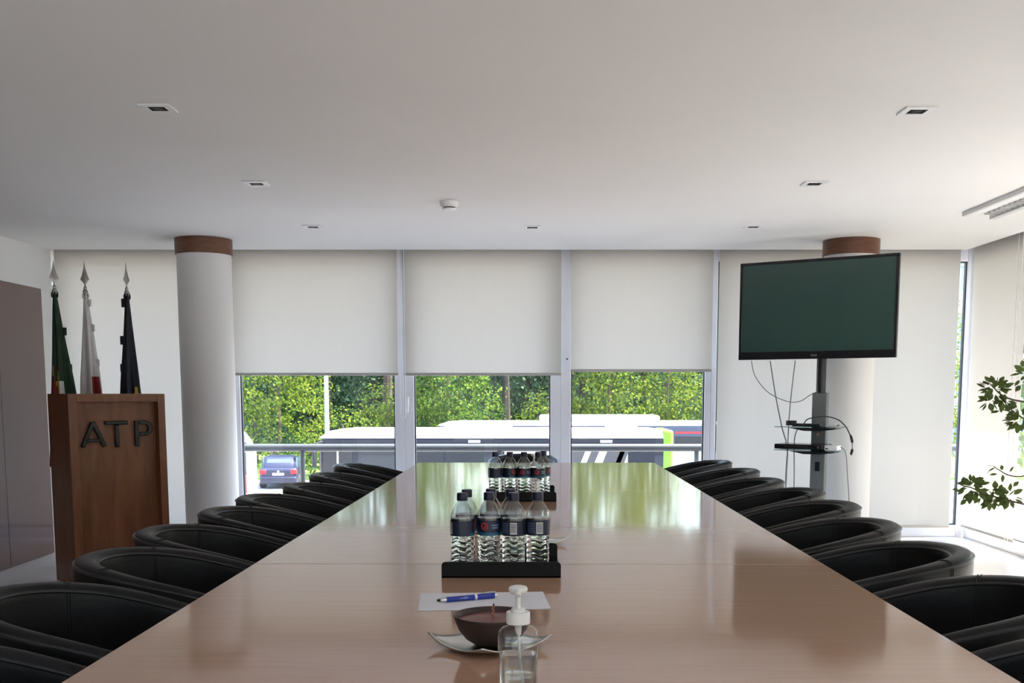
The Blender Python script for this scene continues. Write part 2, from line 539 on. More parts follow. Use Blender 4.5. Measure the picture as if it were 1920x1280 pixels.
# panes are single thin sheets
_old_window = window
def pane_fix(w, axis):
    for ch in w.children:
        if ch.name.startswith('pane'):
            me = ch.data
            xs = [v.co.copy() for v in me.vertices]
            lo = Vector((min(v.x for v in xs), min(v.y for v in xs), min(v.z for v in xs)))
            hi = Vector((max(v.x for v in xs), max(v.y for v in xs), max(v.z for v in xs)))
            b = B()
            if axis == 'y':
                b.face([(lo.x, lo.y, lo.z), (hi.x, lo.y, lo.z), (hi.x, lo.y, hi.z), (lo.x, lo.y, hi.z)])
            else:
                b.face([(lo.x, lo.y, lo.z), (lo.x, hi.y, lo.z), (lo.x, hi.y, hi.z), (lo.x, lo.y, hi.z)])
            ch.data = b.mesh('pane', 'glass', smooth=False)

wins = []
for x0, x1, jb in ((-3.88, -2.46, (.05, .05)), (-2.46, -1.033, (.06, .078)), (-1.033, 0.270, (.083, .083)),
                   (0.270, 1.520, (.087, .048)), (1.520, XR, (.048, .055))):
    w = window(x0, x1, jambs=jb)
    pane_fix(w, 'y')
    wins.append(w)
# tilt handle on the middle sash
for wobj, hx in ((wins[2], -1.000),):
    b = B().box(hx - .012, hx + .012, YB - .012, YB, 1.10, 1.19)
    hd = b.obj('handle_plate', 'white_plastic', wobj, bev=.004)
    B().tube([(hx, YB - .012, 1.17), (hx, YB - .045, 1.17), (hx, YB - .05, 1.15), (hx, YB - .05, 1.05)], [.009, .009, .010, .008], 10).obj('handle', 'white_plastic', hd)
for wobj, hx, hz in ((wins[2], -1.008, 1.434), (wins[3], .325, 1.49)):
    B().cyl((hx, YB - .004, hz), (hx, YB + .002, hz), .008, n=12).obj('screw_cap', 'rail', wobj)
# right wall bays
ys = [8.677, 7.50, 6.15, 4.80, 3.45, 2.10, .75, -.60, -1.95]
for k in range(len(ys) - 1):
    w = window(ys[k + 1], ys[k], axis='x', base=XR, jambs=(.045, .045 if k else .06))
    pane_fix(w, 'x')
REAR = [-3.4, -2.0, -.6, .8, 2.2, XR]  # windows added behind the camera to light the room
for k in range(5):
    w = window(REAR[k], REAR[k + 1], base=YF - .075)
    pane_fix(w, 'y')
structure(B().box(XR, XR + .2, YF - .2, ys[-1], 0, TOP).obj('wall_right', 'white_wall', smooth=False), 'white wall piece beside the right windows', 'wall')

# ---- roller blinds
def blind(x0, x1, zb, label, axis='y', base=8.60, chain=None, wave=0.0, seed=0, side=1):
    t = thing('roller_blind', label, 'blind', (x0 if axis == 'y' else base, base if axis == 'y' else x0, 0), group='off-white roller blinds')
    rnd = random.Random(seed)
    nx, nz = 24, 16
    L = x1 - x0
    zt = TOP - .05
    ph = [rnd.uniform(0, 6.28) for _ in range(3)]
    rows = []
    for i in range(nz + 1):
        z = zt + (zb + .012 - zt) * i / nz
        row = []
        for j in range(nx + 1):
            s = j / nx
            amp = wave * (i / nz) * (0.3 + s)
            d = amp * (math.sin(s * 19 + ph[0]) + 0.6 * math.sin(s * 33 + ph[1] + z))
            curl = 0.004 * (abs(2 * s - 1) ** 6) * math.sin(i / nz * math.pi)
            d += curl
            row.append((s * L, d, z) if axis == 'y' else (d, s * L, z))
        rows.append(row)
    b = B()
    b.loft(rows, closed=False)
    b.obj('fabric', 'blind', t, fix=False, ang=180)
    bb = B()
    (bb.box(-.002, L + .002, -.007, .007, zb, zb + .022) if axis == 'y' else bb.box(-.007, .007, -.002, L + .002, zb, zb + .022))
    bb.obj('bottom_bar', 'blind_bar', t, bev=.004)
    rl = B()
    (rl.cyl((0, .02, TOP - .05), (L, .02, TOP - .05), .022, n=16) if axis == 'y' else rl.cyl((.02, 0, TOP - .05), (.02, L, TOP - .05), .022, n=16))
    rl.obj('roller', 'blind_bar', t)
    if chain is not None:
        s, z0 = chain
        if axis == 'y':
            pts = [(s, -.02, TOP - .05), (s, -.02, z0 + .03), (s + .012, -.02, z0), (s + .03, -.02, z0), (s + .042, -.02, z0 + .03), (s + .042, -.02, TOP - .05)]
        else:
            pts = [(-.022, s, TOP - .05), (-.022, s, z0 + .04), (-.022, s + .02, z0), (-.022, s + .05, z0), (-.022, s + .07, z0 + .04), (-.022, s + .07, TOP - .05)]
        B().tube(pts, .0028, 6).obj('bead_chain', 'chain', t)
    return t

blind(-3.86, -2.475, .09, 'full-length roller blind behind the flags and the wooden podium', seed=1)
blind(-2.425, -1.072, 1.352, 'half-lowered roller blind right beside the left column', seed=2, wave=.0012)
blind(-1.020, .272, 1.352, 'half-lowered roller blind in the middle of the back wall', seed=3, wave=.001, chain=(-.032, 1.0))
blind(.352, 1.512, 1.382, 'half-lowered roller blind above the green-ended bus', seed=4, wave=.001)
blind(1.562, 3.525, .088, 'full-length rippled roller blind behind the television', seed=5, wave=.005)
blind(7.640, 8.56, .10, 'full-length roller blind next to the corner on the right wall', axis='x', base=3.615, seed=6, wave=.001, chain=(.03, .10))
for k, yy in enumerate((6.23, 4.88, 3.53, 2.18, .83, -.52, -1.87)):
    names = ['second', 'third', 'fourth', 'fifth', 'sixth', 'seventh', 'eighth']
    blind(yy, yy + 1.20 if k else yy + 1.19, {1: 1.6, 2: .5}.get(k, .10), '%s roller blind from the corner on the right wall' % names[k], axis='x', base=3.615, seed=7 + k, wave=.001, chain=(.02, 1.0) if k in (1, 2) else None)  # third and fourth are out of view, added raised to light the room

for k in range(5):  # blinds of the added rear windows, raised to let daylight in
    blind(REAR[k] + .05, REAR[k + 1] - .06, 1.25, '%s raised roller blind at the added window behind the camera' % ['first', 'second', 'third', 'fourth', 'fifth'][k], base=YF + .06, seed=30 + k)

# ---- columns with wooden collars
def column(x, y, label, r=.200):
    t = thing('column', label, 'column', (x, y, 0), kind='structure')
    B().lathe([(r, 0), (r, H - .11)], 48).obj('shaft', 'column', t)
    B().lathe([(r + .001, H - .118), (r + .010, H - .116), (r + .010, H - .001), (r, H - .001)], 48).obj('wooden_collar', 'cap_wood', t, ang=50)
    return t
column(-2.445, 7.97, 'round white column with a wooden collar beside the podium')
column(2.452, 8.02, 'round white column with a wooden collar behind the television')

# ---- dark panelled cupboards along the left wall
t = thing('wall_cupboard', 'built-in cupboard of glossy dark brown wood along the left wall', 'cupboard', (XL, 0, 0))
B().box(.0, .24, YF, 7.79, 0, 1.965).obj('body', 'panel_wood', t, smooth=False)
yy = 7.80
while yy > YF + .3:
    y0 = max(yy - .67, YF)
    B().box(.245, .272, y0 + .0015, yy - .0015, .004, 1.978).obj('door', 'panel_wood', t, bev=.0015)
    yy -= .67

# ---- ceiling fittings
def downlight(x, y, label):
    t = thing('downlight', label, 'ceiling light', (x, y, H), group='square recessed downlights')
    a, b_ = .062, .036
    f = B()
    for (x0, x1, y0, y1) in ((-a, a, -a, -b_), (-a, a, b_, a), (-a, -b_, -b_, b_), (b_, a, -b_, b_)):
        f.box(x0, x1, y0, y1, -.007, -.0005)
    f.obj('frame', 'downlight_white', t, smooth=False)
    q = B().box(-b_ + .0005, b_ - .0005, -b_ + .0005, b_ - .0005, -.004, -.0008).obj('recess_shade', 'downlight_shade', t, smooth=False)  # flat black plate painting the shade of a hollow that isn't cut
    B().lathe([(.022, -.0042), (.020, -.0056), (.004, -.0056)], 16).obj('lens', 'lens', t)
    return t
for x, y, lb in ((-1.49, 4.32, 'square recessed downlight, largest one on the left side of the ceiling'),
                 (-1.49, 5.84, 'square recessed downlight, middle one of the left ceiling row'),
                 (-1.49, 7.34, 'square recessed downlight nearest the left column'),
                 (.03, 7.36, 'square recessed downlight above the far table end, behind the smoke detector'),
                 (1.56, 7.34, 'square recessed downlight above the television, near the back wall'),
                 (1.57, 5.84, 'square recessed downlight, middle one of the right ceiling row'),
                 (1.58, 4.36, 'square recessed downlight, largest one on the right side of the ceiling')):
    downlight(x, y, lb)
t = thing('smoke_detector', 'small white round smoke detector on the ceiling', 'smoke detector', (-.475, 6.40, H))
B().lathe([(.055, 0), (.055, -.010), (.050, -.026), (.045, -.034)], 28).obj('housing', 'downlight_white', t)
B().lathe([(.036, -.033), (.036, -.041)], 24).obj('vent_ring', 'grille_dark', t)
B().lathe([(.043, -.041), (.041, -.048), (.03, -.051)], 28).obj('sensor_cap', 'downlight_white', t)
t = thing('slot_diffuser', 'long white air slot diffuser on the ceiling by the right windows', 'air vent', (2.77, 0, H))
B().box(0, .022, 2.5, 6.77, -.028, -.0005).obj('flange', 'grille_grey', t, smooth=False, bev=.002)
B().box(.022, .135, 2.5, 6.77, -.008, -.0005).obj('backplate', 'downlight_white', t, smooth=False)
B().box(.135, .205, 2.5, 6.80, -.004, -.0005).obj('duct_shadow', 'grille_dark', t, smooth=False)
B().box(.205, .250, 2.5, 6.84, -.034, -.0005).obj('flange', 'grille_grey', t, smooth=False, bev=.003)
vane = B().box(.140, .205, -.010, .010, -.020, -.004).mesh('vane', 'grille_grey', smooth=False)
for k in range(60):
    o = link('vane', vane, t)
    o.location = (0, 6.75 - k * .07, 0)

# ------------------------------------------------------------------ conference table
TZ = .74
t = thing('conference_table', 'long reddish-brown polished conference table', 'table', (.012, 0, 0), R(-.36))
TW = .806
seams = [-.2, .78, 2.885, 5.075, 7.06]
for k in range(len(seams) - 1):
    a, b_ = seams[k], seams[k + 1]
    B().box(-TW, TW, a + .0012, b_ - .0012, TZ - .024, TZ).obj('table_top', 'table_wood', t, bev=.0025)
    for s in (-1, 1):
        B().box(s * .35 - .03, s * .35 + .03, (a + b_) / 2 - .3, (a + b_) / 2 + .3, 0, TZ - .024).obj('leg', 'panel_wood', t, bev=.004)

# ------------------------------------------------------------------ tub chairs
def chair_plan(n_arm=5, n_back=26):
    pts = []
    b_, ax, x0, n = .252, .290, .005, 2.1
    for i in range(n_arm):
        x = -.285 + (x0 + .285) * i / n_arm
        pts.append((x, -(b_ - .016 * (1 - i / n_arm))))
    for i in range(n_back + 1):
        a = -math.pi / 2 + math.pi * i / n_back
        cx, sx = max(math.cos(a), 0), math.sin(a)
        pts.append((x0 + ax * cx ** (2 / n), b_ * math.copysign(abs(sx) ** (2 / n), sx)))
    for i in range(n_arm):
        x = x0 - (x0 + .285) * (i + 1) / n_arm
        pts.append((x, b_ - .016 * (i + 1) / n_arm))
    # even resample
    P = [Vector(p) for p in pts]
    d = [0]
    for i in range(1, len(P)):
        d.append(d[-1] + (P[i] - P[i - 1]).length)
    N = 56
    out = []
    for k in range(N + 1):
        s = d[-1] * k / N
        i = max(j for j in range(len(d)) if d[j] <= s + 1e-9)
        i = min(i, len(P) - 2)
        u = (s - d[i]) / (d[i + 1] - d[i])
        out.append(P[i].lerp(P[i + 1], u))
    return out

CP = chair_plan()
def chair_top(x):
    d = .29 - x
    return .776 - .06 * d - .265 * d * d
def chair_section(k):
    p = CP[k]
    tv = (CP[min(k + 1, len(CP) - 1)] - CP[max(k - 1, 0)]).normalized()
    nrm = Vector((-tv.y, tv.x))            # inward
    if (k == 0 or k == len(CP) - 1):
        nrm = Vector((0, 1 if k == 0 else -1))
    zt = chair_top(p.x)
    bk = min(1, max(0, (p.x + .1) / .3))
    th = .042 + .020 * bk
    prof = [(.030, .10), (.014, .30), (.003, .55), (0, zt - .030), (.001, zt - .012), (.008, zt - .002), (.018, zt + .002), (th - .018, zt + .001),
            (th - .008, zt - .004), (th - .001, zt - .014), (th, zt - .032), (th + .010, .55), (th + .020, .40), (th + .022, .30)]
    return [Vector((p.x + nrm.x * d, p.y + nrm.y * d, z)) for d, z in prof], nrm

def make_chair():
    t = thing('tub_chair', '', 'chair', group='black leather tub chairs')
    secs = [chair_section(k)[0] for k in range(len(CP))]
    b = B()
    b.loft(secs)
    b.obj('shell', 'leather', t, ang=60)
    for q, nm in ((4, 'outer'), (9, 'inner')):
        B().tube([s[q] for s in secs], .0045, 6).obj('piping', 'leather_rim', t)
    for sgn in (-1, 1):
        k = min(range(len(CP)), key=lambda i: abs(CP[i].y - sgn * .215) + (0 if CP[i].x > .05 else 9))
        sb = B()
        for dk in (0, 1):
            s = secs[k]
            s2 = secs[min(k + 1, len(secs) - 1)]
            f = .32 * dk
            sb.tube([a.lerp(c_, f) for a, c_ in zip(s[1:13], s2[1:13])], .0022, 5)
        sb.obj('stitched_seam', 'thread', t)
    inner = [Vector((v.x * .80 - .015, v.y * .80)) for v in CP]
    poly = [(v.x, v.y) for v in inner]
    B().prism(poly, 'z', .12, .32).obj('seat_base', 'leather', t)
    cu = B()
    rings = []
    for sc_, z in ((.93, .322), (.99, .335), (1.0, .36), (1.0, .41), (.97, .43), (.90, .438)):
        rings.append([(v.x * sc_, v.y * sc_, z) for v in inner])
    cu.loft(rings)
    cu.obj('seat_cushion', 'leather', t, ang=60)
    for lx, ly in ((-.2, -.17), (-.2, .17), (.17, -.17), (.17, .17)):
        B().cyl((lx, ly, 0), (lx, ly, .125), .017, .022, n=12).obj('leg', 'black_metal', t)
    return t

chair0 = make_chair()
BK = .295   # distance from chair origin to the outer back
ordn = ['first', 'second', 'third', 'fourth', 'fifth', 'sixth', 'seventh', 'eighth', 'ninth']
right = [(1.319, 6.70), (1.338, 5.98), (1.311, 5.30), (1.355, 4.72), (1.336, 4.16), (1.277, 3.55), (1.272, 2.968), (1.270, 2.365), (1.270, 1.765)]
left = [(-1.203, 6.395), (-1.196, 5.66), (-1.185, 5.00), (-1.251, 4.436), (-1.248, 3.92), (-1.279, 3.367), (-1.240, 2.835), (-1.25, 2.262), (-1.25, 1.680)]
used = False
rj = random.Random(5)
for side, lst in (('right', right), ('left', left)):
    for k, (x, y) in enumerate(lst):
        nm = ('farthest' if k == 0 else ('nearest' if k == 8 else ordn[k] + ' from the far end'))
        lb = 'black leather tub chair on the %s side of the table, %s' % (side, nm)
        loc = (x - BK, y, 0) if side == 'right' else (x + BK, y, 0)
        rz = (0 if side == 'right' else math.pi) + R(rj.uniform(-2, 2))
        if not used:
            c0 = chair0
            c0.location, c0.rotation_euler = loc, (0, 0, rz)
            c0['label'] = lb
            used = True
        else:
            dup(chair0, loc, rz, lb)
dup(chair0, (-.03, 7.20, 0), math.pi / 2, 'black leather tub chair at the far head of the table, behind the bottles')

# ------------------------------------------------------------------ podium
PN, PB_, PR = Vector((-2.802, 6.331)), Vector((-3.092, 6.699)), Vector((-2.339, 6.699))
pw, pd, ph = (PR - PN).length, (PB_ - PN).length, 1.208
t = thing('podium', 'brown wooden podium with dark metal letters ATP', 'podium', (PN.x, PN.y, 0), math.atan2(PR.y - PN.y, PR.x - PN.x))
rec = .062
B().box(0, .024, rec, pd, 0, ph).obj('side_panel', 'podium_wood', t, smooth=False)
B().box(pw - .024, pw, rec, pd, 0, ph).obj('side_panel', 'podium_wood', t, smooth=False)
B().box(.024, pw - .024, rec, pd, ph - .03, ph).obj('top_board', 'podium_wood', t, smooth=False)
B().box(.024, pw - .024, pd - .024, pd, 0, ph - .03).obj('back_panel', 'podium_wood', t, smooth=False)
B().box(0, .050, 0, rec, 0, ph).obj('frame_stile', 'podium_wood', t, bev=.002)
B().box(pw - .046, pw, 0, rec, 0, ph).obj('frame_stile', 'podium_wood', t, bev=.002)
B().box(.050, pw - .046, 0, rec, ph - .050, ph).obj('frame_rail', 'podium_wood', t, bev=.002)
B().box(.050, pw - .046, rec + .0005, rec + .02, .0, ph - .05).obj('front_panel', 'podium_wood', t, smooth=False)
def bar2(b, p, q, w, y0, y1):
    p, q = Vector(p), Vector(q)
    d = (q - p).normalized()
    n = Vector((-d.y, d.x)) * w / 2
    b.prism([tuple(p + n), tuple(q + n), tuple(q - n), tuple(p - n)], 'y', y0, y1)
LZ0, LH = .874, .165
ly0, ly1 = rec - .026, rec + .0008
lw = .025
la = B()
bar2(la, (.088, LZ0 + .004), (.154, LZ0 + LH - .006), lw, ly0, ly1)
bar2(la, (.220, LZ0 + .004), (.154, LZ0 + LH - .006), lw, ly0 + .001, ly1)
bar2(la, (.108, LZ0 + .045), (.200, LZ0 + .045), lw * .9, ly0 + .002, ly1)
la.obj('letter', 'letter', t, bev=.005, seg=3)
lt = B()
bar2(lt, (.228, LZ0 + LH - lw / 2), (.366, LZ0 + LH - lw / 2), lw, ly0, ly1)
bar2(lt, (.297, LZ0), (.297, LZ0 + LH - lw), lw, ly0, ly1)
lt.obj('letter', 'letter', t, bev=.005, seg=3)
lp = B()
bar2(lp, (.420, LZ0), (.420, LZ0 + LH), lw, ly0, ly1)
arc_o, arc_i = [(.433, LZ0 + LH)], [(.433, LZ0 + LH - lw)]
cz, ro = LZ0 + LH - .050, .050
for i in range(13):
    a = math.pi / 2 - math.pi * i / 12
    arc_o.append((.468 + ro * math.cos(a), cz + ro * math.sin(a)))
    arc_i.append((.468 + (ro - lw) * math.cos(a), cz + (ro - lw) * math.sin(a)))
arc_o.append((.433, cz - ro))
arc_i.append((.433, cz - ro + lw))
rings = [[(o[0], ly0, o[1]), (o[0], ly1, o[1]), (i_[0], ly1, i_[1]), (i_[0], ly0, i_[1])] for o, i_ in zip(arc_o, arc_i)]
lp.loft(rings)
lp.obj('letter', 'letter', t, bev=.004, seg=2)

# ------------------------------------------------------------------ flags
def flag(x, y, top, label, mats, colour, spread, lean, tabs, seed, zbot=.72, seam=0.0):
    t = thing('flag', label, 'flag', (x, y, 0), group='furled flags behind the podium')
    B().lathe([(.075, 0), (.075, .02), (.04, .04), (.025, .09), (.018, .10)], 24).obj('base', 'pole_metal', t)
    fz = top - .20
    B().cyl((0, 0, .09), (0, 0, fz), .013, .012, n=12).obj('pole', 'pole_metal', t)
    fin = B()
    fin.lathe([(.013, fz - .03), (.017, fz - .025), (.017, fz), (.010, fz + .01), (.012, fz + .022), (.006, fz + .032), (.006, fz + .042)], 16)
    # flat spear blade
    sp = [(0, fz + .038), (.012, fz + .055), (.032, fz + .080), (.020, fz + .105), (.008, fz + .150), (0, fz + .205)]
    poly = sp + [(-a, z) for a, z in reversed(sp[1:-1])]
    m2 = len(poly)
    ring_c = [(a * .98, -.006 if True else 0, z) for a, z in poly]
    vs = [(a, 0, z) for a, z in poly] + [(0, -.007, fz + .085), (0, .007, fz + .085)]
    fs = []
    for j in range(m2):
        k = (j + 1) % m2
        fs.append((j, k, m2))
        fs.append((k, j, m2 + 1))
    fin._add([Matrix.Rotation(R(lean), 3, 'Z') @ Vector(p) for p in vs], fs)
    fin.obj('finial', 'pole_metal', t, ang=25)
    rnd = random.Random(seed)
    nz, na = 34, 64
    z0 = fz - .03
    ph_ = [rnd.uniform(0, 6.28) for _ in range(4)]
    rings = []
    for i in range(nz + 1):
        u = i / nz
        z = z0 + (zbot - z0) * u
        rx = .012 + spread[0] * min(1, u * 1.0) ** .85
        ry = .012 + spread[1] * min(1, u * 1.0) ** .85
        off = spread[2] * u
        ring = []
        for j in range(na):
            a = 2 * math.pi * j / na
            k = 1 + .30 * min(1, u * 2.2) * math.sin(5 * a + ph_[0] + u * 1.2) + .14 * min(1, u * 2) * math.sin(9 * a + ph_[1] - u)
            zz = z + (.02 * math.sin(3 * a + ph_[2]) if i == nz else 0)
            ring.append((off + rx * k * math.cos(a), ry * k * math.sin(a), zz))
        rings.append(ring)
    b = B()
    b.loft(rings)
    for fi, f in enumerate(b.f):
        cx = sum(b.v[i][0] for i in f) / len(f)
        cy = sum(b.v[i][1] for i in f) / len(f)
        cz_ = sum(b.v[i][2] for i in f) / len(f)
        b.mi[fi] = colour(cx, cy, cz_, math.atan2(cy, cx), (z0 - cz_) / (z0 - zbot))
    b.obj('cloth', mats, t, ang=180)
    for (tx, tz, w, h_) in tabs:
        uu = (z0 - tz) / (z0 - zbot)
        tx = spread[2] * uu + math.copysign(.010 + (.012 + spread[0] * uu ** .85) * 1.02, tx)
        B().box(tx - w / 2, tx + w / 2, -.012, .0, tz - h_ / 2, tz + h_ / 2).obj('tie_tab', mats[0], t, bev=.003)
    kn = B()
    for a in range(0, 360, 60):
        kn.tube(bezier((0, 0, z0 + .012), (.020 * math.cos(R(a)), .020 * math.sin(R(a)), z0 + .026), (.026 * math.cos(R(a)), .026 * math.sin(R(a)), z0 + .004), (.018 * math.cos(R(a)), .018 * math.sin(R(a)), z0 - .022), 6), .005, 5)
    kn.obj('cord_knot', mats[0], t)
    return t

def col_pt(x, y, z, a, u):
    if z > 1.36 + .05 * math.sin(a * 5):
        return 0
    s = math.sin(a * 3 + z * 9)
    if a < -1.9 or a > 2.0:
        return 1 if z < 1.28 else (2 if s > -.2 else 0)
    if -1.9 <= a < -1.1:
        return (2 if s > .3 else 1) if z > 1.05 else 1
    if -1.1 <= a < -.7:
        return 3 if (z < 1.28 and s > .2) else 0
    return 0
flag(-3.262, 7.25, 2.118, 'furled green and red flag with yellow crest, leftmost behind the podium', ['flag_green', 'flag_red', 'flag_yellow', 'flag_white'], col_pt, (.086, .075, .050), 35,
     [(.092, 1.635, .030, .055), (.110, 1.385, .024, .050)], 3, zbot=.70)
flag(-3.058, 7.27, 2.112, 'furled white flag with a red corner, in the middle behind the podium', ['flag_white', 'flag_red'], lambda x, y, z, a, u: 1 if (-1.0 < a < -.05 and z < 1.32) else 0, (.074, .070, .030), 0,
     [(.045, 1.83, .022, .05), (.070, 1.66, .018, .05), (.088, 1.42, .018, .05)], 8, zbot=.70)
flag(-2.772, 7.27, 2.106, 'furled navy blue flag, standing apart on the right behind the podium', ['flag_navy', 'flag_yellow'], lambda x, y, z, a, u: 1 if (-.75 < a < -.45 and 1.15 < z < 1.245) else 0, (.070, .066, .008), 70,
     [(-.030, 1.83, .024, .060), (-.046, 1.575, .030, .060), (-.062, 1.385, .024, .055)], 12, zbot=.70)

# ------------------------------------------------------------------ television on its stand
TVC, TVY, TVW, TVH = Vector((2.0897, 7.6412, 1.8196)), -.5807, 1.1667, .72
t = thing('television', 'large flat television with dark green-grey screen on a pole stand', 'television', (TVC.x, TVC.y, TVC.z), TVY)
bz, bb_ = .022, .058
B().box(-TVW / 2 + .03, TVW / 2 - .03, .022, .075, -TVH / 2 + .03, TVH / 2 - .03).obj('back_housing', 'bezel', t, bev=.012)
fr = B()
hw, hh = TVW / 2, TVH / 2
fr.box(-hw, hw, 0, .035, hh - bz, hh).box(-hw, hw, 0, .035, -hh, -hh + bb_).box(-hw, -hw + bz, 0, .035, -hh + bb_, hh - bz).box(hw - bz, hw, 0, .035, -hh + bb_, hh - bz)
fr.obj('bezel', 'bezel', t, bev=.004)
B().box(-hw + bz, hw - bz, .004, .03, -hh + bb_, hh - bz).obj('screen', 'screen', t, smooth=False)
def text_part(s, size, name, mat, parent, loc, rot, ext=.0004):
    cu = bpy.data.curves.new('txt', 'FONT')
    cu.body = s
    cu.size = size
    cu.extrude = ext
    cu.align_x = 'CENTER'
    cu.align_y = 'CENTER'
    o = bpy.data.objects.new('txt', cu)
    COL.objects.link(o)
    bpy.context.view_layer.update()
    me = bpy.data.meshes.new_from_object(o.evaluated_get(bpy.context.evaluated_depsgraph_get()))
    bpy.data.objects.remove(o)
    me.materials.clear()
    me.materials.append(M[mat])
    ob = link(name, me, parent)
    ob.location = loc
    ob.rotation_euler = rot
    return ob
text_part('LG', .021, 'logo_lettering', 'logo_grey', t, (.010, -.0006, -hh + .026), (R(90), 0, 0))
lg = B()
lg.loft([[(-.014 + r_ * math.cos(2 * math.pi * j / 20), -.0012, -hh + .026 + r_ * math.sin(2 * math.pi * j / 20)) for j in range(20)] for r_ in (.0085, .0062)], cap0=False, cap1=False)
lg.obj('logo_ring', 'logo_grey', t, fix=False)
# stand
SX, SY = 2.178, 7.745
t = thing('television_stand', 'grey and black pole stand with two glass shelves under the television', 'television stand', (SX, SY, 0), TVY)
B().box(-.30, .30, -.24, .24, .0, .022).obj('base_plate', 'black_metal', t, bev=.006)
B().box(-.056, .056, -.028, .028, .022, 1.213).obj('lower_post', 'grey_metal', t, bev=.006)
B().lathe([(.035, 1.213), (.035, 1.85)], 24).obj('upper_post', 'black_metal', t)
B().box(-.22, .22, -.042, -.026, 1.65, 1.98).obj('mounting_bracket', 'black_metal', t, bev=.003)
B().box(-.018, .018, -.031, -.0285, .63, .70).obj('socket_cover', 'black_metal', t, bev=.001)
B().cyl((0, -.026, .905), (0, -.040, .905), .012, n=14).obj('clamp_knob', 'chrome', t)
for zz in (.960, .790):
    br = B()
    br.prism([(-.20, .0), (-.06, -.026), (.06, -.026), (.17, -.012), (.17, .0)], 'y', -.18, -.03)
    br.v = [(x, y, z + zz) for x, y, z in br.v]
    s = br.obj('shelf_bracket', 'black_metal', t, smooth=False)
    B().box(-.245, .225, -.29, -.03, zz + .001, zz + .009).obj('glass_shelf', 'shelf_glass', t, smooth=False)
def stand_pt(x, y, z):
    c_, s_ = math.cos(TVY), math.sin(TVY)
    return (SX + c_ * x - s_ * y, SY + s_ * x + c_ * y, z)
# player and boxes on the shelves
t = thing('disc_player', 'slim black disc player on the lower glass shelf', 'player', stand_pt(-.055, -.16, .799), TVY)
B().box(-.195, .165, -.11, .11, .004, .040).obj('housing', 'bezel', t, bev=.004)
B().box(-.12, .06, -.1115, -.110, .018, .032).obj('disc_tray', 'black_metal', t, bev=.0005)
B().cyl((.135, -.11, .022), (.135, -.113, .022), .010, n=14).obj('button', 'chrome', t)
t = thing('network_box', 'small white box beside the black player on the lower shelf', 'box', stand_pt(.165, -.20, .799), TVY)
B().box(-.048, .045, -.05, .05, 0, .036).obj('housing', 'white_plastic', t, bev=.005)
B().box(-.040, -.020, -.051, -.050, .010, .018).obj('port', 'black_metal', t)
t = thing('adapter', 'black cable adapter lying on the upper glass shelf', 'adapter', stand_pt(-.09, -.17, .969), TVY)
B().box(-.06, .15, -.025, .025, .0, .020).obj('housing', 'black_metal', t, bev=.006)
cb = B()
for k in range(3):
    cb.tube([(-.07 + .036 * math.cos(a / 12 * 2 * math.pi), .036 * math.sin(a / 12 * 2 * math.pi), .010 + k * .012) for a in range(13)], .006, 6)
cb.obj('coiled_cable', 'cable_black', t)
t = thing('connector_box', 'small grey connector on the right part of the upper glass shelf', 'connector', stand_pt(.145, -.16, .969), TVY)
B().box(-.03, .03, -.018, .018, 0, .022).obj('housing', 'grille_grey', t, bev=.003)
B().box(.03, .05, -.008, .008, .004, .014).obj('plug', 'cable_grey', t, bev=.001)
# cables: drawn at the distance of the stand, hanging free
def px(x, y, Y):
    th = R(6.4)
    c_, s_ = math.cos(th), math.sin(th)
    u, v = (x - 990) / FPX, (y - (733 + FPX * math.tan(th))) / FPX
    r = (u, c_ - v * s_, -s_ - v * c_)
    k = Y / r[1]
    return (r[0] * k, Y, EYE + r[2] * k)
YC = 7.86
t = thing('signal_cable', 'thin grey cable sagging from the television to the stand', 'cable')
B().tube(spline([px(1409, 676, YC), px(1416, 705, YC), px(1440, 735, YC), px(1475, 752, YC), px(1500, 752, YC), px(1518, 741, YC - .05), px(1530, 735, SY + .03)]), .0035, 6).obj('lead', 'cable_grey', t)
t = thing('power_cable', 'grey cable slanting down from the television to the shelf', 'cable')
B().tube(spline([px(1444, 676, YC), px(1454, 740, YC), px(1466, 800, YC), px(1476, 838, YC), px(1475, 880, YC), (px(1472, 905, YC)[0], YC, .30), (px(1470, 905, YC)[0], YC, .006)]), .0048, 6).obj('lead', 'cable_grey', t)
t = thing('antenna_cable', 'grey cable dropping from the television behind both shelves', 'cable')
B().tube(spline([px(1491, 676, YC - .06), px(1484, 735, YC - .06), px(1479, 790, YC - .06), px(1477, 835, YC - .06), px(1473, 900, YC - .06), (px(1473, 905, YC)[0], YC - .06, .30), (px(1473, 905, YC)[0], YC - .06, .006)]), .0040, 6).obj('lead', 'cable_grey', t)
t = thing('shelf_cable', 'grey cable curving down from the upper shelf to the floor', 'cable')
B().tube(spline([px(1496, 803, 7.8), px(1491, 815, 7.82), px(1489, 835, 7.83), px(1489, 900, 7.84), (px(1489, 905, 7.84)[0], 7.84, .3), (px(1489, 905, 7.84)[0], 7.84, .006)]), .0042, 6).obj('lead', 'cable_grey', t)
t = thing('looping_cable', 'black cable arching over the upper shelf and hanging on the right', 'cable')
yl = 7.50
q = [px(1506, 796, yl), px(1514, 786, yl), px(1530, 782, yl), px(1552, 781, yl), px(1572, 787, yl), px(1586, 800, yl), px(1594, 815, yl)]
B().tube(spline(q), .0045, 6).obj('lead', 'cable_black', t)
B().tube([px(1594, 815, yl), px(1596, 819, yl), px(1598, 828, yl), px(1598, 830, yl)], [.006, .010, .010, .006], 8).obj('ferrite_core', 'cable_black', t)
B().tube([px(1598, 829, yl), px(1598, 842, yl)], .004, 6).obj('lead', 'cable_grey', t)
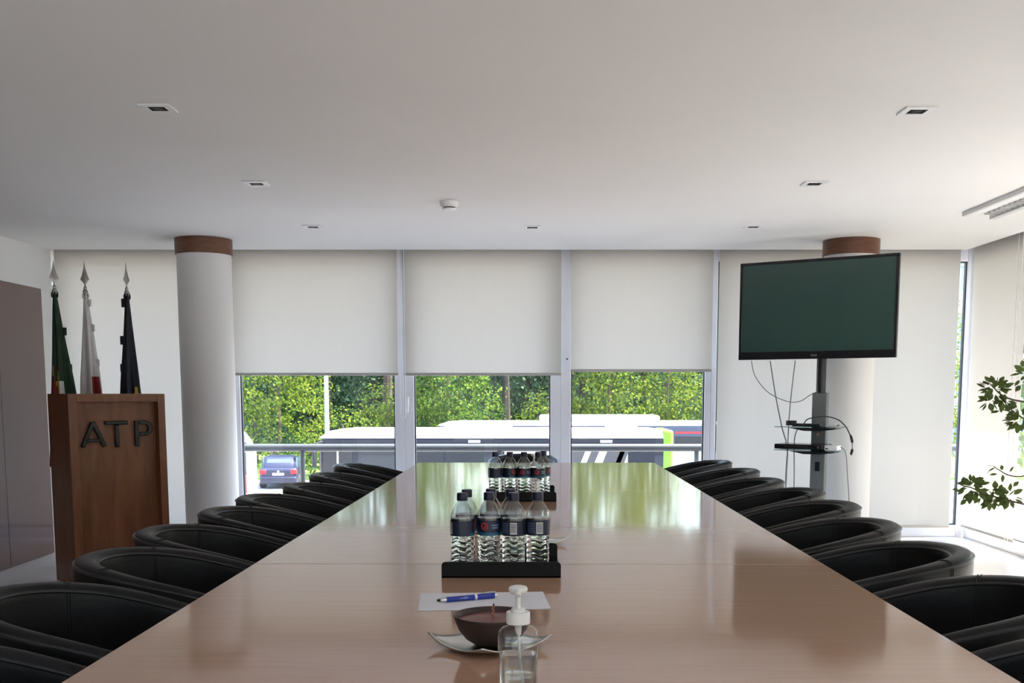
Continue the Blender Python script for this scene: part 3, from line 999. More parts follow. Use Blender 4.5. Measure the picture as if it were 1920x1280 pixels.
B().tube([px(1598, 841, yl), px(1598, 844, yl), px(1596, 850, yl), px(1596, 853, yl)], [.006, .011, .010, .005], 8).obj('plug', 'cable_black', t)
t = thing('network_cable', 'thin grey cable falling from the small white box', 'cable')
B().tube(spline([px(1576, 838, 7.42), px(1583, 843, 7.42), px(1587, 857, 7.42), px(1589, 890, 7.42), px(1592, 935, 7.42), (px(1593, 935, 7.42)[0], 7.42, .3), (px(1594, 935, 7.42)[0], 7.42, .006)]), .0035, 6).obj('lead', 'cable_grey', t)

# ------------------------------------------------------------------ things on the table
def make_tray(loc, label, rz=0, w=.312, d=.340):
    t = thing('serving_tray', label, 'tray', loc, rz, group='black bottle trays')
    B().box(-w / 2, w / 2, 0, d, 0, .004).obj('bottom', 'tray_gloss', t, smooth=False)
    for y0 in (0, d - .004):
        r_ = .010
        poly = [(-w / 2, .0), (w / 2, 0)]
        for i in range(5):
            a = math.pi / 2 * i / 4
            poly.append((w / 2 - r_ + r_ * math.cos(a), .042 - r_ + r_ * math.sin(a)))
        for i in range(5):
            a = math.pi / 2 + math.pi / 2 * i / 4
            poly.append((-w / 2 + r_ + r_ * math.cos(a), .042 - r_ + r_ * math.sin(a)))
        B().prism(poly, 'y', y0, y0 + .004).obj('lip', 'tray', t, smooth=False)
    return t
make_tray((-.070, 2.668, TZ), 'black tray of water bottles, the nearer one, in front of the paper')
make_tray((-.030, 4.555, TZ), 'black tray of water bottles, the farther one, near the far table end')

BR = .0325
def wrap(b, r, a0, a1, z0, z1, n=10):
    """a patch on the bottle's curved surface; angle 0 faces -Y"""
    rows = []
    for z in (z0, z1):
        rows.append([(r * math.sin(a0 + (a1 - a0) * j / n), -r * math.cos(a0 + (a1 - a0) * j / n), z) for j in range(n + 1)])
    return b.loft(rows, closed=False)
def make_bottle():
    t = thing('water_bottle', '', 'bottle', group='small water bottles')
    # wavy lower body
    n, rings = 40, []
    nzr = 46
    for i in range(nzr + 1):
        z = .004 + (.096 - .004) * i / nzr
        ring = []
        env = min(1, i / 4, (nzr - i) / 4)
        for j in range(n):
            a = 2 * math.pi * j / n
            w = math.sin(2 * math.pi * (z + .0035 * math.sin(5 * a)) / .0145)
            r = BR - .0012 - .0010 * env + .0011 * env * w
            if i < 3:
                r *= (.88, .95, .985)[i]
            ring.append((r * math.cos(a), r * math.sin(a), z))
        rings.append(ring)
    wb = B()
    for z, r in ((.100, BR - .0012), (.136, BR - .0012), (.1415, BR - .0012)):
        rings.append([(r * math.cos(2 * math.pi * j / n), r * math.sin(2 * math.pi * j / n), z) for j in range(n)])
    wb.loft(rings)
    wb.obj('water', 'water', t, ang=70)
    sh = B()
    sh.lathe([(BR, .094), (BR, .142), (BR - .001, .150), (BR - .004, .160), (BR - .010, .173), (.0150, .184), (.0128, .188), (.0128, .192)], 32, cap0=False, cap1=False)
    sh.obj('shell', 'pet', t, ang=70, fix=False)
    B().lathe([(.0145, .1915), (.0147, .193), (.0147, .207), (.0138, .2095), (.010, .2098)], 28).obj('cap', 'cap_blue', t, ang=40)
    B().lathe([(.0143, .1885), (.0150, .189), (.0150, .191), (.0143, .1914)], 28).obj('neck_ring', 'cap_blue', t)
    lab = B()
    lab.lathe([(BR + .0004, .095), (BR + .0004, .136)], 40, cap0=False, cap1=False)
    L = lab.obj('label', 'label_navy', t, fix=False)
    r1 = BR + .0007
    wrap(B(), r1, R(-75), R(75), .0955, .103, 20).obj('teal_band', 'label_teal', L, fix=False)
    lo = B()
    for rr0, rr1 in ((.0100, .0070),):
        rows = []
        for rr in (rr0, rr1):
            rows.append([((r1 + .0002) * math.sin(rr * math.cos(q_) / r1 + R(-32)), -(r1 + .0002) * math.cos(rr * math.cos(q_) / r1 + R(-32)), .1205 + rr * math.sin(q_)) for q_ in [2 * math.pi * k / 24 for k in range(24)]])
        lo.loft(rows, cap0=False, cap1=False)
    lo.obj('red_ring', 'label_red', L, fix=False)
    dv = B()
    dv.face([((r1 + .0003) * math.sin(x / r1 + R(-32)), -(r1 + .0003) * math.cos(x / r1 + R(-32)), .1205 + z) for x, z in ((-.0045, -.001), (-.001, -.005), (.004, -.003), (.005, .003), (.001, .0045), (.002, .0), (-.001, -.0015))])
    dv.obj('emblem', 'label_red', L, fix=False)
    tx = B()
    for k, (a0, a1, z) in enumerate(((2, 40, .121), (4, 36, .114))):
        wrap(tx, r1 + .0002, R(a0), R(a1), z, z + .0042, 6)
    tx.obj('print_lines', 'label_pale', L, fix=False)
    wrap(B(), r1 + .0002, R(158), R(190), .100, .131, 6).obj('barcode_field', 'label_white', L, fix=False)
    bc = B()
    for k in range(8):
        wrap(bc, r1 + .0004, R(160), R(188), .104 + k * .0032, .1056 + k * .0032, 5)
    bc.obj('barcode_bars', 'label_navy', L, fix=False)
    tl = B()
    for k in range(6):
        wrap(tl, r1 + .0002, R(112), R(150), .103 + k * .005, .1045 + k * .005, 5)
    tl.obj('print_lines', 'label_pale', L, fix=False)
    return t
bot0 = make_bottle()
first = [True]
def bottle(x, y, rz, label):
    if first[0]:
        bot0.location, bot0.rotation_euler, bot0['label'] = (x, y, TZ + .004), (0, 0, R(rz)), label
        first[0] = False
    else:
        dup(bot0, (x, y, TZ + .004), R(rz), label)
yb1 = 2.775
def bx(pxx, y):
    return (pxx - 990) / FPX * (y * math.cos(R(6.4)) + (EYE - TZ - .1) * math.sin(R(6.4)))
bottle(bx(867.5, yb1), yb1 - .005, 118, 'leftmost front bottle on the nearer tray')
bottle(bx(917, yb1), yb1 + .010, 12, 'second front bottle on the nearer tray, red ring facing forward')
bottle(bx(963, yb1), yb1, -174, 'third front bottle on the nearer tray, barcode in its middle')
bottle(bx(1008.5, yb1), yb1 + .012, -166, 'rightmost front bottle on the nearer tray')
bottle(bx(876, 2.865), 2.865, 60, 'rear bottle on the nearer tray, behind the leftmost one')
bottle(bx(921, 2.885), 2.885, 20, 'rear bottle on the nearer tray, behind the second one')
bottle(bx(958, 2.875), 2.875, 160, 'rear bottle on the nearer tray, behind the third one')
yb2 = 4.645
bottle(bx(929, yb2), yb2, 120, 'leftmost front bottle on the farther tray')
bottle(bx(956, yb2), yb2 + .01, 70, 'second front bottle on the farther tray')
bottle(bx(982.5, yb2), yb2, 20, 'third front bottle on the farther tray, red ring facing forward')
bottle(bx(1009, yb2), yb2, 22, 'rightmost front bottle on the farther tray')
bottle(bx(1019, 4.73), 4.73, 90, 'rear bottle on the farther tray, peeking out on its right end')

# paper and pen
t = thing('paper_sheet', 'blank white sheet of paper under the blue pen', 'paper', (-.104, 2.365, TZ + .0004), R(4.5))
B().box(-.1485, .1485, -.098, .098, 0, .0006).obj('sheet', 'paper', t, smooth=False)
B().box(-.1475, .1478, -.0975, .0972, .0006, .0011).obj('sheet', 'paper', t, smooth=False)
p0, p1 = Vector((-.209, 2.335, TZ + .0080)), Vector((-.071, 2.398, TZ + .0080))
t = thing('ballpoint_pen', 'blue ballpoint pen with silver tip lying on the paper', 'pen', tuple(p0), math.atan2(p1.y - p0.y, p1.x - p0.x))
L = .150
def ax(a, b_, r0, r1=None, n=16):
    return B().cyl((a, 0, 0), (b_, 0, 0), r0, r1, n)
B().tube([(0, 0, 0), (.003, 0, 0), (.007, 0, 0)], [.002, .0033, .0036], 14).obj('stylus_tip', 'cable_black', t)
B().tube([(.007, 0, 0), (.010, 0, 0), (.022, 0, 0)], [.0044, .0052, .0060], 16).obj('nose_cone', 'chrome', t)
ax(.022, .092, .0062).obj('barrel', 'pen_blue', t)
ax(.092, .098, .0065).obj('ring', 'chrome', t)
ax(.098, .142, .0063).obj('cap_barrel', 'pen_blue', t)
B().tube([(.142, 0, 0), (.147, 0, 0), (.150, 0, 0)], [.0054, .0050, .0030], 14).obj('end_button', 'chrome', t)
B().tube([(.144, 0, .004), (.144, -.002, .0085), (.125, -.002, .0092), (.102, -.002, .0072)], [.0016, .0018, .0018, .0014], 8).obj('clip', 'chrome', t)
pm = B()
for a, b_, z in ((.055, .060, .0), (.062, .075, .0012), (.062, .072, -.0012)):
    pm._add([(a, -.0062, .0010 + z), (b_, -.0062, .0010 + z), (b_, -.0061, .0018 + z), (a, -.0061, .0018 + z)], [(0, 1, 2, 3)])
pm.obj('imprint', 'label_white', t, fix=False)

# candle on a silver dish
def make_dish(loc, rz, label):
    t = thing('square_dish', label, 'dish', loc, rz, group='silver candle dishes')
    n, s = 16, .0885
    rows = []
    for i in range(n + 1):
        row = []
        for j in range(n + 1):
            u, v = 2 * i / n - 1, 2 * j / n - 1
            z = .003 + .016 * (max(abs(u), abs(v)) ** 4) * .35 + .016 * (abs(u * v)) ** 2.2
            row.append((u * s * (1 - .05 * v * v), v * s * (1 - .05 * u * u), z))
        rows.append(row)
    d = B()
    d.loft(rows, closed=False)
    o = d.obj('plate', 'silver', t, fix=False, ang=180)
    m = o.modifiers.new('solid', 'SOLIDIFY')
    m.thickness = .0025
    m.offset = -1
    B().lathe([(.045, 0), (.048, .0025)], 24).obj('foot_ring', 'silver', t)
    return t
make_dish((-.073, 1.935, TZ), R(45 - 4), 'square silver dish with upturned corners under the brown candle')
def make_candle(loc, label):
    t = thing('bowl_candle', label, 'candle', loc, group='candles in brown bowls')
    B().lathe([(.030, 0), (.036, .002), (.052, .013), (.065, .030), (.0725, .049), (.0745, .0565), (.0740, .058), (.0715, .0575), (.0695, .053), (.067, .046)], 48, cap1=False).obj('bowl', 'bowl', t, ang=60)
    B().lathe([(.0685, .0485), (.060, .0495), (.045, .0505), (.028, .0525), (.012, .0545), (.003, .0555)], 48, cap0=True).obj('wax', 'wax', t, ang=80)
    w = []
    for k in range(15):
        w.append((.0016 * math.sin(k * 1.1) + .0004 * k * .2, .0012 * math.cos(k * 1.1), .0545 + .020 * k / 14))
    wk = B().tube(w, [.0026] + [.0018] * 13 + [.0016], 8).obj('wick', 'wick', t)
    B().tube([w[-1], (w[-1][0] + .0006, w[-1][1], w[-1][2] + .004)], [.0018, .0012], 8).obj('burnt_tip', 'wick_tip', wk)
    return t
make_candle((-.067, 1.930, TZ + .0065), 'dark red wax candle in a brown bowl behind the sanitizer')
make_dish((.014, 3.28, TZ), R(45), 'silver dish corner peeking out behind the nearer bottles')

# sanitizer pumps
def make_sanitizer(loc, label, s=1.0, fill=.060):
    t = thing('sanitizer_bottle', label, 'pump bottle', loc, group='hand sanitizer pump bottles')
    t.scale = (s, s, s)
    def ring(hx, hy, z, n=40, e=3.2):
        out = []
        for j in range(n):
            a = 2 * math.pi * j / n
            ca, sa = math.cos(a), math.sin(a)
            out.append((hx * math.copysign(abs(ca) ** (2 / e), ca), hy * math.copysign(abs(sa) ** (2 / e), sa), z))
        return out
    sh = B()
    sh.loft([ring(.028, .018, .000), ring(.0315, .0215, .003), ring(.0318, .022, .008), ring(.0318, .022, .060), ring(.0310, .0215, .0605), ring(.0330, .023, .066),
             ring(.0332, .023, .088), ring(.0315, .022, .096), ring(.026, .0185, .1025, e=2.6), ring(.018, .0160, .1055, e=2.2), ring(.0135, .0135, .107, e=2), ring(.0135, .0135, .112, e=2)], cap0=True, cap1=False)
    sh.obj('shell', 'clear', t, ang=60)
    gl = B()
    gl.loft([ring(.0285, .0190, .003), ring(.0300, .0203, .007), ring(.0300, .0203, fill)])
    gl.obj('gel', 'gel', t, ang=60)
    B().loft([ring(.03195, .0222, z) for z in (.012, .056)], cap0=False, cap1=False).obj('clear_label', 'sticker', t, fix=False)
    col_ = B()
    col_.lathe([(.0185, .109), (.0195, .110), (.0195, .127), (.0185, .1285), (.012, .129)], 40)
    col_.obj('collar', 'white_plastic', t, ang=40)
    B().lathe([(.0115, .1285), (.0115, .133), (.0098, .1345), (.006, .135)], 28).obj('lock_ring', 'white_plastic', t)
    B().lathe([(.0042, .133), (.0042, .146), (.0050, .155), (.0068, .162)], 20).obj('stem', 'white_plastic', t)
    hd = B()
    rs = []
    for sc_, z in ((.55, .1595), (.85, .161), (1.0, .1645), (1.0, .1680), (.92, .1705), (.6, .1722)):
        rs.append([(.0155 * sc_ * math.cos(2 * math.pi * j / 28), -.006 + .0165 * sc_ * math.sin(2 * math.pi * j / 28), z) for j in range(28)])
    hd.loft(rs)
    h = hd.obj('pump_head', 'white_plastic', t, ang=60)
    B().tube([(0, -.012, .1655), (0, -.026, .1650), (0, -.031, .1605)], [.0050, .0046, .0040], 12).obj('nozzle', 'white_plastic', h)
    B().tube([(0, 0, .109), (.0, 0, .1), (.001, 0, .09)], [.0065, .0055, .0035], 12).obj('pump_chamber', 'tube_white', t)
    B().tube(bezier((.001, 0, .09), (.002, 0, .06), (.004, .002, .03), (.009, .002, .006)), .0022, 8).obj('dip_tube', 'tube_white', t)
    return t
make_sanitizer((-.016, 1.655, TZ), 'clear sanitizer bottle with white pump at the front of the table')
make_sanitizer((.030, 5.20, TZ), 'sanitizer pump bottle standing behind the farther tray of bottles')

# ------------------------------------------------------------------ potted plant reaching in at the edge
t = thing('potted_plant', 'leafy plant whose branches reach in beside the right windows', 'plant', (2.98, 4.98, 0))
B().lathe([(.13, 0), (.15, .01), (.185, .30), (.195, .33), (.18, .335), (.17, .31)], 32).obj('pot', 'pot', t)
B().lathe([(.172, .30), (.02, .315)], 24).obj('soil', 'soil', t)
B().tube(spline([(0, 0, .30), (-.03, .01, .6), (.02, 0, .95), (-.02, 0, 1.30), (.02, .02, 1.62)]), .020, 8).obj('stem', 'twig', t)
rp = random.Random(21)
O = Vector((2.98, 4.98, 0))
leaf_me = []
for k in range(3):
    lb_ = B()
    w_ = (.27, .32, .23)[k]
    pts_u = [(0, 0), (.25, w_ * .75), (.5, w_), (.78, w_ * .6), (1, 0)]
    vs = []
    for u, w in pts_u:
        bend = -.10 * u * u
        vs += [(u, -w, bend + .05 * w), (u, 0, bend), (u, w, bend + .05 * w)]
    fs = []
    for i in range(4):
        a = i * 3
        fs += [(a, a + 3, a + 4, a + 1), (a + 1, a + 4, a + 5, a + 2)]
    lb_._add(vs, fs)
    leaf_me.append(lb_.mesh('leaf', 'leaf', ang=180))
def leaf(pos, d, size):
    o = link('leaf', rp.choice(leaf_me), t)
    o.location = pos - O
    d = d.normalized()
    up = Vector((rp.uniform(-.5, .5), rp.uniform(-.9, .2), rp.uniform(.2, 1)))
    y = up.cross(d).normalized()
    z = d.cross(y)
    o.rotation_euler = Matrix((d, y, z)).transposed().to_euler()
    o.scale = (size, size, size)
def branch(pix, Y, r0, clusters, single=()):
    pts = [Vector(px(x, y, Y)) for x, y in pix]
    pts = [Vector((2.98, 4.98, max(.6, pts[0].z - .08)))] + pts
    sp_ = spline([tuple(p - O) for p in pts], 6)
    n = len(sp_)
    B().tube(sp_, [r0 * (1 - .8 * i / n) + .0012 for i in range(n)], 6).obj('branch', 'twig', t)
    for (cx, cy, rad, num) in clusters:
        for _ in range(int(num * 1.7)):
            a, q_ = rp.uniform(0, 6.28), math.sqrt(rp.random())
            p = Vector(px(cx + rad * 1.1 * q_ * math.cos(a), cy + rad * .85 * q_ * math.sin(a), Y + rp.uniform(-.05, .05)))
            leaf(p, Vector((math.cos(a) + rp.uniform(-.5, .5), rp.uniform(-.7, .7), -math.sin(a) * .8 + rp.uniform(-.6, .3))), rp.uniform(.036, .052))
    for (x, y, dx, dz) in single:
        leaf(Vector(px(x, y, Y)), Vector((dx, rp.uniform(-.3, .3), dz)), rp.uniform(.032, .042))
branch([(1960, 760), (1920, 753), (1895, 748), (1875, 738), (1862, 725)], 5.0, .006, [(1866, 730, 18, 26), (1856, 750, 9, 8), (1884, 752, 8, 7), (1880, 770, 6, 4)], [(1850, 757, -.5, -1), (1880, 718, 1, .5), (1855, 720, -1, .3)])
branch([(1960, 800), (1930, 790), (1905, 775), (1885, 757)], 5.0, .005, [(1912, 785, 15, 20), (1908, 768, 6, 4)], [(1900, 790, -.6, -.6)])
branch([(1975, 740), (1940, 715), (1922, 700)], 4.95, .005, [(1922, 702, 8, 6)], [(1917, 688, .1, 1), (1912, 712, -.6, -.6), (1914, 722, -.5, -.7)])
branch([(1970, 955), (1920, 945), (1880, 935), (1845, 925), (1815, 912), (1798, 918)], 5.0, .006, [(1822, 915, 17, 26), (1840, 928, 8, 7), (1862, 928, 15, 20), (1892, 931, 13, 18), (1858, 940, 6, 5)], [(1797, 917, -1, 0), (1803, 905, .3, 1), (1830, 898, 1, .2), (1900, 912, .6, .8), (1812, 936, -.5, -.5)])
branch([(1960, 885), (1915, 893), (1890, 890), (1872, 880), (1862, 873)], 5.0, .004, [], [(1862, 873, -1, .1), (1858, 878, -.3, -.6), (1876, 872, .5, -.6), (1880, 889, .1, -1), (1893, 885, .4, 1), (1898, 880, .9, -.4), (1870, 888, -1, -.1), (1866, 876, -.8, -.5)])

# ------------------------------------------------------------------ outdoors
GZ = -3.18
structure(B().box(-90, 120, -60, 150, GZ - .2, GZ).obj('ground', 'asphalt', smooth=False), 'pale paved forecourt outside', 'ground')
structure(B().box(-90, 120, 51.5, 150, GZ, GZ + .12).obj('lawn', 'lawn', smooth=False), 'grass strip under the trees', 'lawn')
# guard rail
t = thing('balcony_railing', 'blue-grey tubular railing outside the windows', 'railing', (0, 9.9, 0))
B().cyl((-4.2, 0, .687), (4.15, 0, .687), .036, n=20).obj('handrail', 'rail', t)
for xx in (-4.05, -2.16, -.271, 1.613, 3.50):
    B().cyl((xx, 0, -.03), (xx, 0, .655), .024, n=16).obj('post', 'rail', t)

def wheel(b_parent, x, y, z, r=.5, axis='y'):
    w = B()
    prof = [(r * .62, -.13), (r * .9, -.14), (r, -.09), (r, .09), (r * .9, .14), (r * .62, .13)]
    rings = [[(x + rr * math.cos(2 * math.pi * j / 24), y + d, z + rr * math.sin(2 * math.pi * j / 24)) if axis == 'y' else (x + d, y + rr * math.cos(2 * math.pi * j / 24), z + rr * math.sin(2 * math.pi * j / 24)) for j in range(24)] for rr, d in prof]
    w.loft(rings)
    o = w.obj('wheel', 'tyre', b_parent)
    h = B()
    rings = [[(x + rr * math.cos(2 * math.pi * j / 16), y + d, z + rr * math.sin(2 * math.pi * j / 16)) if axis == 'y' else (x + d, y + rr * math.cos(2 * math.pi * j / 16), z + rr * math.sin(2 * math.pi * j / 16)) for j in range(16)] for rr, d in ((r * .6, -.12), (r * .35, -.13), (r * .3, -.06))]
    h.loft(rings)
    h.obj('hub', 'grille_grey', o)

def bus(x0, x1, y, hgt, label, side, win, rt=.30, depth=2.5):
    """bus lying along X, near side at y"""
    t = thing('bus', label, 'bus', ((x0 + x1) / 2, y + depth / 2, GZ), group='parked buses')
    hl, hd = (x1 - x0) / 2, depth / 2
    # body cross-section
    def ringx(x, ins=0, zt=hgt - rt, zb=.32):
        return [(x, -hd + ins, zb), (x, -hd + ins, zt), (x, hd - ins, zt), (x, hd - ins, zb)]
    b = B()
    b.loft([ringx(-hl, .10, hgt - .45), ringx(-hl + .12, .02), ringx(-hl + .5), ringx(hl - .4), ringx(hl - .08, .02), ringx(hl, .10, hgt - .45)])
    b.obj('body', side, t, bev=.06)
    r_ = B()
    def ringr(x, ins, zt):
        return [(x, -hd + ins - .005, hgt - rt), (x, -hd + ins + .02, hgt - rt + zt * .55), (x, -hd + .30 + ins, hgt - rt + zt), (x, hd - .30 - ins, hgt - rt + zt), (x, hd - ins - .02, hgt - rt + zt * .55), (x, hd - ins + .005, hgt - rt)]
    r_.loft([ringr(-hl + .02, .12, .2 * rt), ringr(-hl + .35, .02, .8 * rt), ringr(-hl + .9, 0, rt), ringr(hl - .6, 0, rt), ringr(hl - .15, .02, .75 * rt), ringr(hl + .0, .12, .2 * rt)])
    r_.obj('roof', 'bus_white', t, ang=40)
    return t, hl, hd

# nearest bus with the green end
bx0, bx1, by = -7.219, 4.996, 35.7
t, hl, hd = bus(bx0, bx1, by, -.089 - GZ, 'white-roofed dark bus with a lime green rear end', 'bus_dark', None)
hg = -.089 - GZ
def pane_row(parent, xs, z0, z1, y, mat='bus_glass', name='window'):
    for a, b_ in xs:
        B().box(a, b_, y - .012, y + .004, z0, z1).obj(name, mat, parent, bev=.02)
xs = []
x = -hl + 1.35
for k in range(3):
    xs.append((x, x + 1.42))
    x += 1.52
pane_row(t, xs, hg - 1.38, hg - .56, -hd)
B().box(-hl + .15, -hl + 1.15, -hd - .014, -hd + .004, .55, hg - .55).obj('entrance_door', 'bus_glass', t, bev=.02)
B().box(-hl + .62, -hl + .68, -hd - .022, -hd - .012, .6, hg - .6).obj('door_post', 'bus_white', t)
B().box(-hl - .012, -hl + .08, -hd + .25, hd - .25, 1.15, hg - .52).obj('windscreen', 'bus_glass', t, bev=.02)
B().tube([(-hl + .15, -hd - .02, hg - .42), (-hl - .10, -hd - .25, hg - .46), (-hl - .10, -hd - .30, hg - .75)], [.03, .03, .03], 8).obj('mirror_arm', 'bus_dark', t)
B().box(-hl - .16, -hl - .04, -hd - .42, -hd - .18, hg - 1.28, hg - .72).obj('mirror', 'bus_dark', t, bev=.03)
# bus windows: reflections and pillars painted as a pale field with dark slanted bars
B().box(.3, hl - 1.55, -hd - .011, -hd + .003, .35, 2.37).obj('reflection_field', 'bus_white', t)
for k, (a, w_) in enumerate(((1.15, .30), (2.0, .85), (3.05, .28), (3.6, .62), (4.05, .30))):
    q_ = B()
    q_.prism([(a - .55, .36), (a - .55 + w_, .36), (a + w_ + .25, 2.36), (a + .25, 2.36)], 'y', -hd - .018, -hd - .010)
    q_.obj('slanted_bar', 'bus_grey', t, smooth=False)
B().box(hl - 1.55, hl - .36, -hd - .014, -hd + .003, .35, 2.37).obj('engine_panel', 'bus_dark', t)
text_part('bus', .42, 'lettering', 'bus_white', t, (hl - .95, -hd - .018, hg - 1.52), (R(90), 0, 0), .002)
B().box(hl - .36, hl + .02, -hd - .016, hd + .016, .33, hg - .02).obj('rear_end_panel', 'bus_green', t, bev=.10, seg=3)
for a, b_ in ((-1.83, .56), (3.9, 4.95)):
    B().box(a, b_, -.7, .7, hg - .01, hg + .12).obj('roof_unit', 'bus_white', t, bev=.08)
for xx in (-hl + 2.6, hl - 3.2):
    wheel(t, xx, -hd + .10, .5)
    wheel(t, xx, hd - .10, .5)
for xx in (-.95, 2.05, 3.6, -3.2):
    B().box(xx, xx + .42, -hd - .016, -hd, hg - .46, hg - .36).obj('side_lamp', 'lamp_post', t)

# second bus behind
t, hl, hd = bus(-3.9, 8.6, 44.5, -.085 - GZ, 'slate-grey bus with white roof, parked behind the dark bus', 'bus_slate', None, rt=.17)
hg = -.085 - GZ
pane_row(t, [(-hl + .6 + k * 1.6, -hl + 2.1 + k * 1.6) for k in range(7)], hg - 1.45, hg - .62, -hd)
B().box(-hl + 4.4, hl - 2.9, -.9, .9, hg - .01, hg + .27).obj('roof_unit', 'bus_white', t, bev=.10, seg=3)
B().box(hl - 4.0, hl - .3, -hd - .02, -hd + .003, .3, hg - 1.25).obj('lower_side_panel', 'bus_white', t)
B().box(hl - 2.3, hl - 1.1, -hd - .02, -hd + .003, hg - .50, hg - .42).obj('red_stripe', 'tail_red', t)
for xx in (-hl + 2.6, hl - 2.2):
    wheel(t, xx, -hd + .10, .5)
    wheel(t, xx, hd - .10, .5)

# white coach seen from behind, at the edge of the window
t = thing('coach', 'white coach with a red tail lamp cut off by the column', 'bus', (-9.55, 31.4, GZ), R(17.0), group='parked buses')
cw, chh = 1.27, 3.10
def rr(y, ins):
    return [(-cw + ins, y, .35), (-cw + ins, y, chh - .5), (-cw + .18 + ins, y, chh - .12), (-cw + .6, y, chh), (cw - .6, y, chh), (cw - .18 - ins, y, chh - .12), (cw - ins, y, chh - .5), (cw - ins, y, .35)]
B().loft([rr(0, .06), rr(.15, .0), rr(10.5, .0), rr(10.8, .08)]).obj('body', 'bus_white', t, ang=40)
B().box(-.95, .95, -.02, .02, 1.55, 2.55).obj('rear_window', 'bus_glass', t, bev=.04)
B().tube([(-cw + .05, -.02, 2.62), (-.9, -.02, 2.86), (0, -.02, 2.93), (.9, -.02, 2.86), (cw - .05, -.02, 2.62)], .028, 6).obj('roof_seam', 'bus_dark', t)
for s in (-1, 1):
    B().box(s * .88 - .07, s * .88 + .07, -.03, .02, 1.28, 1.85).obj('tail_lamp', 'tail_red', t, bev=.02)
    B().box(s * .88 - .07, s * .88 + .07, -.03, .02, 1.02, 1.20).obj('indicator', 'flag_yellow', t, bev=.02)
    wheel(t, s * (cw - .15), 2.2, .5, axis='x')
B().box(-cw + .05, cw - .05, -.06, .0, .35, .75).obj('bumper', 'bus_grey', t, bev=.03)

# blue car seen from behind
t = thing('car', 'dark blue hatchback car seen from behind', 'car', (-11.28, 46.6, GZ), R(7))
def cring(y, w, z0, z1, wt=None):
    wt = wt or w
    return [(-w, y, z0), (-w * 1.0, y, (z0 + z1) / 2), (-wt, y, z1), (wt, y, z1), (w, y, (z0 + z1) / 2), (w, y, z0)]
B().loft([cring(0, .76, .32, .86, .70), cring(.08, .84, .24, .94, .78), cring(.6, .87, .22, .96, .82), cring(2.2, .88, .22, .94, .82), cring(3.4, .86, .22, .84, .76), cring(3.95, .74, .28, .66, .66), cring(4.05, .66, .34, .60, .58)]).obj('body', 'car_blue', t, bev=.04)
def gring(y, w0, z0, w1, z1):
    return [(-w0, y, z0), (-w1, y, z1 - .04), (-w1 + .12, y, z1), (w1 - .12, y, z1), (w1, y, z1 - .04), (w0, y, z0)]
B().loft([gring(.16, .74, .90, .72, .95), gring(.62, .78, .92, .60, 1.40), gring(1.5, .80, .92, .62, 1.47), gring(2.3, .80, .92, .60, 1.42), gring(3.1, .76, .86, .70, .92)]).obj('cabin', 'car_blue', t, ang=50)
B()._add([(-.60, .185, .97), (.60, .185, .97), (.50, .545, 1.33), (-.50, .545, 1.33), (-.60, .215, .97), (.60, .215, .97), (.50, .575, 1.33), (-.50, .575, 1.33)],
         [(0, 1, 2, 3), (7, 6, 5, 4), (0, 4, 5, 1), (1, 5, 6, 2), (2, 6, 7, 3), (3, 7, 4, 0)]).obj('rear_window', 'car_glass', t, smooth=False)
for s in (-1, 1):
    B().prism([(.75, .96), (2.9, .94), (2.3, 1.36), (1.0, 1.38)], 'x', s * .70, s * .785).obj('side_window', 'car_glass', t, smooth=False)
    B().box(s * .68 - .15, s * .68 + .15, -.015, .12, .68, .88).obj('tail_lamp', 'tail_red', t, bev=.03)
    B().box(s * .90 - .06, s * .90 + .06, 2.5, 2.62, .88, 1.0).obj('wing_mirror', 'car_blue', t, bev=.02)
    for yy in (.75, 3.25):
        wheel(t, s * .76, yy, .31, .31, 'x')
B().box(-.26, .26, -.02, .03, .62, .73).obj('number_plate', 'bus_white', t)
B().cyl((0, -.02, .80), (0, .04, .80), .05, n=16).obj('badge', 'chrome', t)
B().box(-.80, .80, -.07, .10, .26, .56).obj('bumper', 'car_blue', t, bev=.05)

# lamp post
t = thing('street_lamp', 'tall pale street lamp post in front of the trees', 'street lamp', (-9.30, 48.0, GZ))
B().cyl((0, 0, 0), (0, 0, 8.5), .12, .08, n=14).obj('pole', 'lamp_post', t)
B().tube([(0, 0, 8.4), (.1, 0, 8.8), (.6, 0, 9.0), (1.4, 0, 9.05)], [.08, .06, .05, .05], 10).obj('arm', 'lamp_post', t)
B().box(1.2, 2.0, -.14, .14, 8.98, 9.10).obj('lamp_head', 'lamp_post', t, bev=.04)

